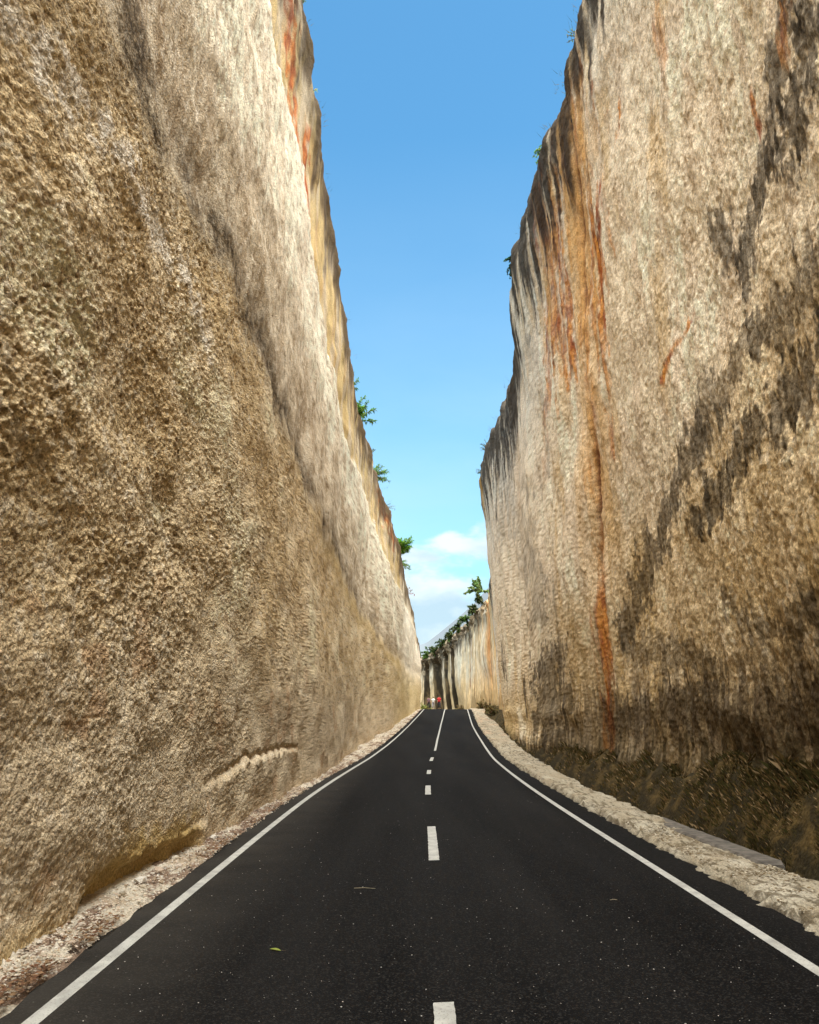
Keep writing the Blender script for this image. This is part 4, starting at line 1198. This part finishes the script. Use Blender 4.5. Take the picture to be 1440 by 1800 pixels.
# the chain of shrubs along the far rim
far_sh = [(9.7, 109.0, 17.0, 1.4, 'right end'), (9.0, 114, 16.2, 2.2, ''), (8.3, 118.5, 15.3, 2.4, ''), (7.5, 122.5, 14.5, 2.2, ''), (6.6, 126.5, 13.6, 2.1, ''), (5.6, 130.5, 12.9, 2.2, ''), (4.4, 134, 12.2, 2.2, ''), (3.2, 137.4, 11.6, 2.4, ''), (1.8, 140.5, 11.2, 2.2, '')]
fl = ['small dark shrub at the right end of the row on the far rim', 'dark bushy shrub second from the right on the far rim', 'dark green shrub third from the right on the far rim, hanging over the pale face', 'brownish shrub fourth from the right on the far rim',
      'shrub in the middle of the row on the far rim above the first dark column', 'olive shrub on the far rim above the middle dark columns', 'shrub third from the left on the far rim', 'bright green shrub second from the left on the far rim', 'leftmost shrub of the row on the far rim']
for i, (x, y, z, sz, _) in enumerate(far_sh):
    leafy('shrub', (x - .2, y - .5, z - .3), (-.6, -.7, .05), sz * .75, 14, 36, .32, [(.035, .060, .012), (.055, .085, .018), (.025, .040, .010), (.08, .08, .025)] if i not in (2, 7, 8) else [(.05, .10, .015), (.07, .13, .02), (.03, .06, .012)], fl[i], seed=40 + i, group='shrubs along the far rim', lw=.3, droop=.6, spread=1.0)
# plants at the foot of the far face
foot = [(2.3, 126.5, 2.2, 1.5, [(.24, .24, .05), (.32, .30, .09), (.12, .13, .03)], 'yellow-green bush at the foot of the far cliff beside the left rock face'),
        (9.3, 106.5, 2.3, 1.5, [(.12, .09, .03), (.18, .12, .05), (.08, .08, .02)], 'dry brownish bush at the foot of the far cliff, right of the crest'),
        (9.4, 100.5, 2.0, 1.6, [(.10, .08, .03), (.17, .12, .05)], 'low dry weeds at the foot of the right cliff beside the pale verge, farther clump'),
        (9.3, 95.0, 1.7, 1.3, [(.12, .10, .03), (.20, .14, .06)], 'low dry weeds at the foot of the right cliff beside the pale verge, nearer clump'),
        (7.4, 122, 2.1, 1.2, [(.25, .18, .08), (.16, .12, .05)], 'straw-coloured brush at the foot of the far cliff behind the road crest')]
for i, (x, y, z, sz, cols, lb) in enumerate(foot):
    leafy('bush', (x, y, z), (0, 0, 1), sz, 16, 36, .26, cols, lb, cat='bush', seed=60 + i, lw=.2, spread=.9)

# sparse grass and creeping tufts along both brows
def rim_grass():
    r = random.Random(11); V = []; F = []; C = []
    for side, x0, f, z0 in ((1, None, None, None),):
        pass
    Lr = [(20.6, 23.1), (22.8, 22.2), (26.1, 21.5), (32, 19.9), (38.5, 19.1), (48, 18.4), (58.9, 19.1), (69.9, 19.4), (77.3, 18.1), (86.7, 16.8), (102, 13.1)]
    Rr = [(20.6, 23.1), (23, 23.0), (26.3, 23.4), (30.4, 23.8), (37.6, 24.5), (40.2, 21.4), (45.5, 20.5), (56.5, 22.6), (70, 24.6), (76, 24.6)]
    for i in range(2200):
        left = r.random() < .5
        y = r.uniform(18, 100) if left else r.uniform(18, 76)
        if vn(np.array([y / 1.5]), np.array([.5]), 81)[0] < .1: continue
        z = np.interp(y, *zip(*(Lr if left else Rr))) + r.uniform(-.1, .15)
        x = (float(LB(y)) - r.uniform(-.1, .4)) if left else float(RB(y)) - float(np.interp(y, [50, 76], [.043, .075])) * z + r.uniform(-.1, .4)
        l = r.uniform(.1, .4) * (1 if y < 40 else 1.6); a = r.uniform(0, 6.28); w = .006 + y * .0002
        dx = (1 if left else -1) * r.uniform(0, .7) * l
        o = len(V); V += [(x, y - w, z - .1), (x, y + w, z - .1), (x + dx, y + r.uniform(-.1, .1), z + l * r.uniform(-.3, 1))]
        F.append((o, o + 1, o + 2)); C += [r.choice([(.10, .12, .03), (.16, .15, .05), (.25, .2, .1), (.05, .08, .02)])] * 3
    me = mesh_np('rim_grass', np.array(V), np.array(F)); add_color(me, np.array(C))
    link('rim_grass', me, M_weed, kind='stuff', label='sparse dry grass blades along the cliff brows', category='grass')
rim_grass()

# ------------------------------------------------------------------ people on the crest
def col_mat(name, c, rough=.8): return flat_mat(name, c, .12, 12, rough, .1)
M_skin = col_mat('skin', (.36, .20, .12)); M_hair = col_mat('hair', (.012, .010, .009))
def loft(mb, rings, n=12, col=None):
    """rings: (centre, rx, ry, [axis tilt]) stacked ellipses"""
    vs = []; fs = []
    for (c, rx, ry) in rings:
        for k in range(n):
            t = 2 * math.pi * k / n; vs.append((c[0] + rx * math.cos(t), c[1] + ry * math.sin(t), c[2]))
    m = len(rings)
    for i in range(m - 1):
        for k in range(n): fs.append((i * n + k, i * n + (k + 1) % n, (i + 1) * n + (k + 1) % n, (i + 1) * n + k))
    fs.append(tuple(range(n))[::-1]); fs.append(tuple((m - 1) * n + k for k in range(n)))
    mb.add(vs, fs, col)
def person(loc, rz, shirt, trousers, label, arm=(.1, .1), stride=.18, long_hair=False, height=1.66, hat=None):
    root = bpy.data.objects.new('person', None); COL.objects.link(root)
    root.location = loc; root.rotation_euler = (0, 0, rz); k = height / 1.7; root.scale = (k, k, k)
    root['label'] = label; root['category'] = 'person'; root['group'] = 'people walking over the crest of the road'
    # skeleton facing -y
    J = {'pelvis': (0, 0, .93, .115), 'waist': (0, .0, 1.08, .105), 'chest': (0, 0, 1.28, .125), 'neckb': (0, 0, 1.42, .07), 'neck': (0, -.01, 1.48, .048), 'headc': (0, -.02, 1.56, .078), 'headt': (0, -.01, 1.645, .072),
         'nose': (0, -.105, 1.565, .014)}
    E = [('pelvis', 'waist'), ('waist', 'chest'), ('chest', 'neckb'), ('neckb', 'neck'), ('neck', 'headc'), ('headc', 'headt'), ('headc', 'nose')]
    for s_, sg in (('l', 1), ('r', -1)):
        st = stride * sg; ar = arm[0] if sg > 0 else arm[1]
        J[s_ + 'hip'] = (sg * .095, 0, .86, .088); J[s_ + 'knee'] = (sg * .10, -st * .55 - .02, .47, .058); J[s_ + 'ank'] = (sg * .10, -st + .03, .09, .038); J[s_ + 'toe'] = (sg * .11, -st - .13, .035, .033)
        J[s_ + 'sho'] = (sg * .175, 0, 1.39, .058); J[s_ + 'elb'] = (sg * .225, .03 - ar * .4, 1.12, .040); J[s_ + 'wri'] = (sg * .22, -ar, .89, .027); J[s_ + 'palm'] = (sg * .215, -ar - .02, .82, .030)
        E += [('pelvis', s_ + 'hip'), (s_ + 'hip', s_ + 'knee'), (s_ + 'knee', s_ + 'ank'), (s_ + 'ank', s_ + 'toe'), ('neckb', s_ + 'sho'), (s_ + 'sho', s_ + 'elb'), (s_ + 'elb', s_ + 'wri'), (s_ + 'wri', s_ + 'palm')]
        for f, (dx, l) in enumerate([(-.024, .07), (-.008, .08), (.008, .078), (.024, .062)]):
            J[s_ + 'f%d' % f] = (sg * .21, -ar - .02 + dx, .79 - l, .008); E.append((s_ + 'palm', s_ + 'f%d' % f))
        J[s_ + 'th'] = (sg * .195, -ar - .065, .79, .009); E.append((s_ + 'palm', s_ + 'th'))
    names = list(J); me = bpy.data.meshes.new('body')
    me.from_pydata([J[n][:3] for n in names], [(names.index(a), names.index(b)) for a, b in E], [])
    o = link('body', me, M_skin, root)
    md = o.modifiers.new('skin', 'SKIN'); me_sk = me.skin_vertices[0].data if me.skin_vertices else None
    if me_sk is None:
        bm = bmesh.new(); bm.from_mesh(me); bm.verts.layers.skin.verify(); bm.to_mesh(me); bm.free(); me_sk = me.skin_vertices[0].data
    for i, n in enumerate(names):
        me_sk[i].radius = (J[n][3], J[n][3] * (.8 if n in ('pelvis', 'waist', 'chest') else 1)); me_sk[i].use_root = (n == 'pelvis')
    sb = o.modifiers.new('sub', 'SUBSURF'); sb.levels = 1; sb.render_levels = 1
    sh = MB(); loft(sh, [((0, 0, .90), .185, .135), ((0, 0, 1.05), .165, .125), ((0, 0, 1.25), .195, .14), ((0, 0, 1.38), .20, .12), ((0, 0, 1.45), .10, .08), ((0, 0, 1.47), .07, .065)])
    for sg in (1, -1):
        ar = arm[0] if sg > 0 else arm[1]
        tube(sh, [(sg * .14, 0, 1.39), (sg * .20, .01 - ar * .15, 1.28), (sg * .225, .025 - ar * .3, 1.17)], [.075, .066, .062], 10)
    sh.build('shirt', shirt, root, smooth=True)
    tr = MB(); loft(tr, [((0, 0, .80), .17, .125), ((0, 0, .95), .175, .13)])
    for sg in (1, -1):
        st = stride * sg
        tube(tr, [(sg * .09, 0, .88), (sg * .10, -st * .3, .65), (sg * .10, -st * .55 - .02, .46), (sg * .10, -st * .85, .2)], [.098, .088, .075, .065], 10)
    tr.build('trousers', trousers, root, smooth=True)
    hr = MB(); rings = [((0, .015, 1.54), .088, .085), ((0, .01, 1.60), .094, .098), ((0, 0, 1.67), .082, .088), ((0, 0, 1.715), .045, .05)]
    if long_hair: rings = [((0, .075, 1.34), .07, .03), ((0, .07, 1.45), .085, .05)] + rings
    loft(hr, rings); hr.build('hair', hat or M_hair, root, smooth=True)
    for sg in (1, -1):
        st = stride * sg; s2 = MB(); loft(s2, [((sg * .105, -st - .05, 0.0), .048, .125), ((sg * .105, -st - .04, .05), .048, .115), ((sg * .105, -st + .01, .09), .042, .06)])
        s2.build('shoe', M_hair, root, smooth=True)
    return root
m_red = col_mat('red_shirt', (.55, .04, .04)); m_white = col_mat('white_shirt', (.75, .74, .70)); m_dk = col_mat('dark_cloth', (.03, .03, .04)); m_blue = col_mat('pale_trousers', (.35, .33, .34))
m_pk = col_mat('mauve_shirt', (.22, .13, .14))
person((3.78, 107.6, 2.25), .1, m_red, m_dk, 'person in a red top walking towards the camera, rightmost on the crest', long_hair=True, height=1.72)
person((3.06, 108.4, 2.26), -.15, m_white, m_blue, 'person in white beside the one in red on the crest', stride=-.15, height=1.58)
person((2.50, 109.6, 2.27), .2, m_pk, m_dk, 'person in dark clothes, leftmost of the three on the crest', stride=.1, height=1.62)
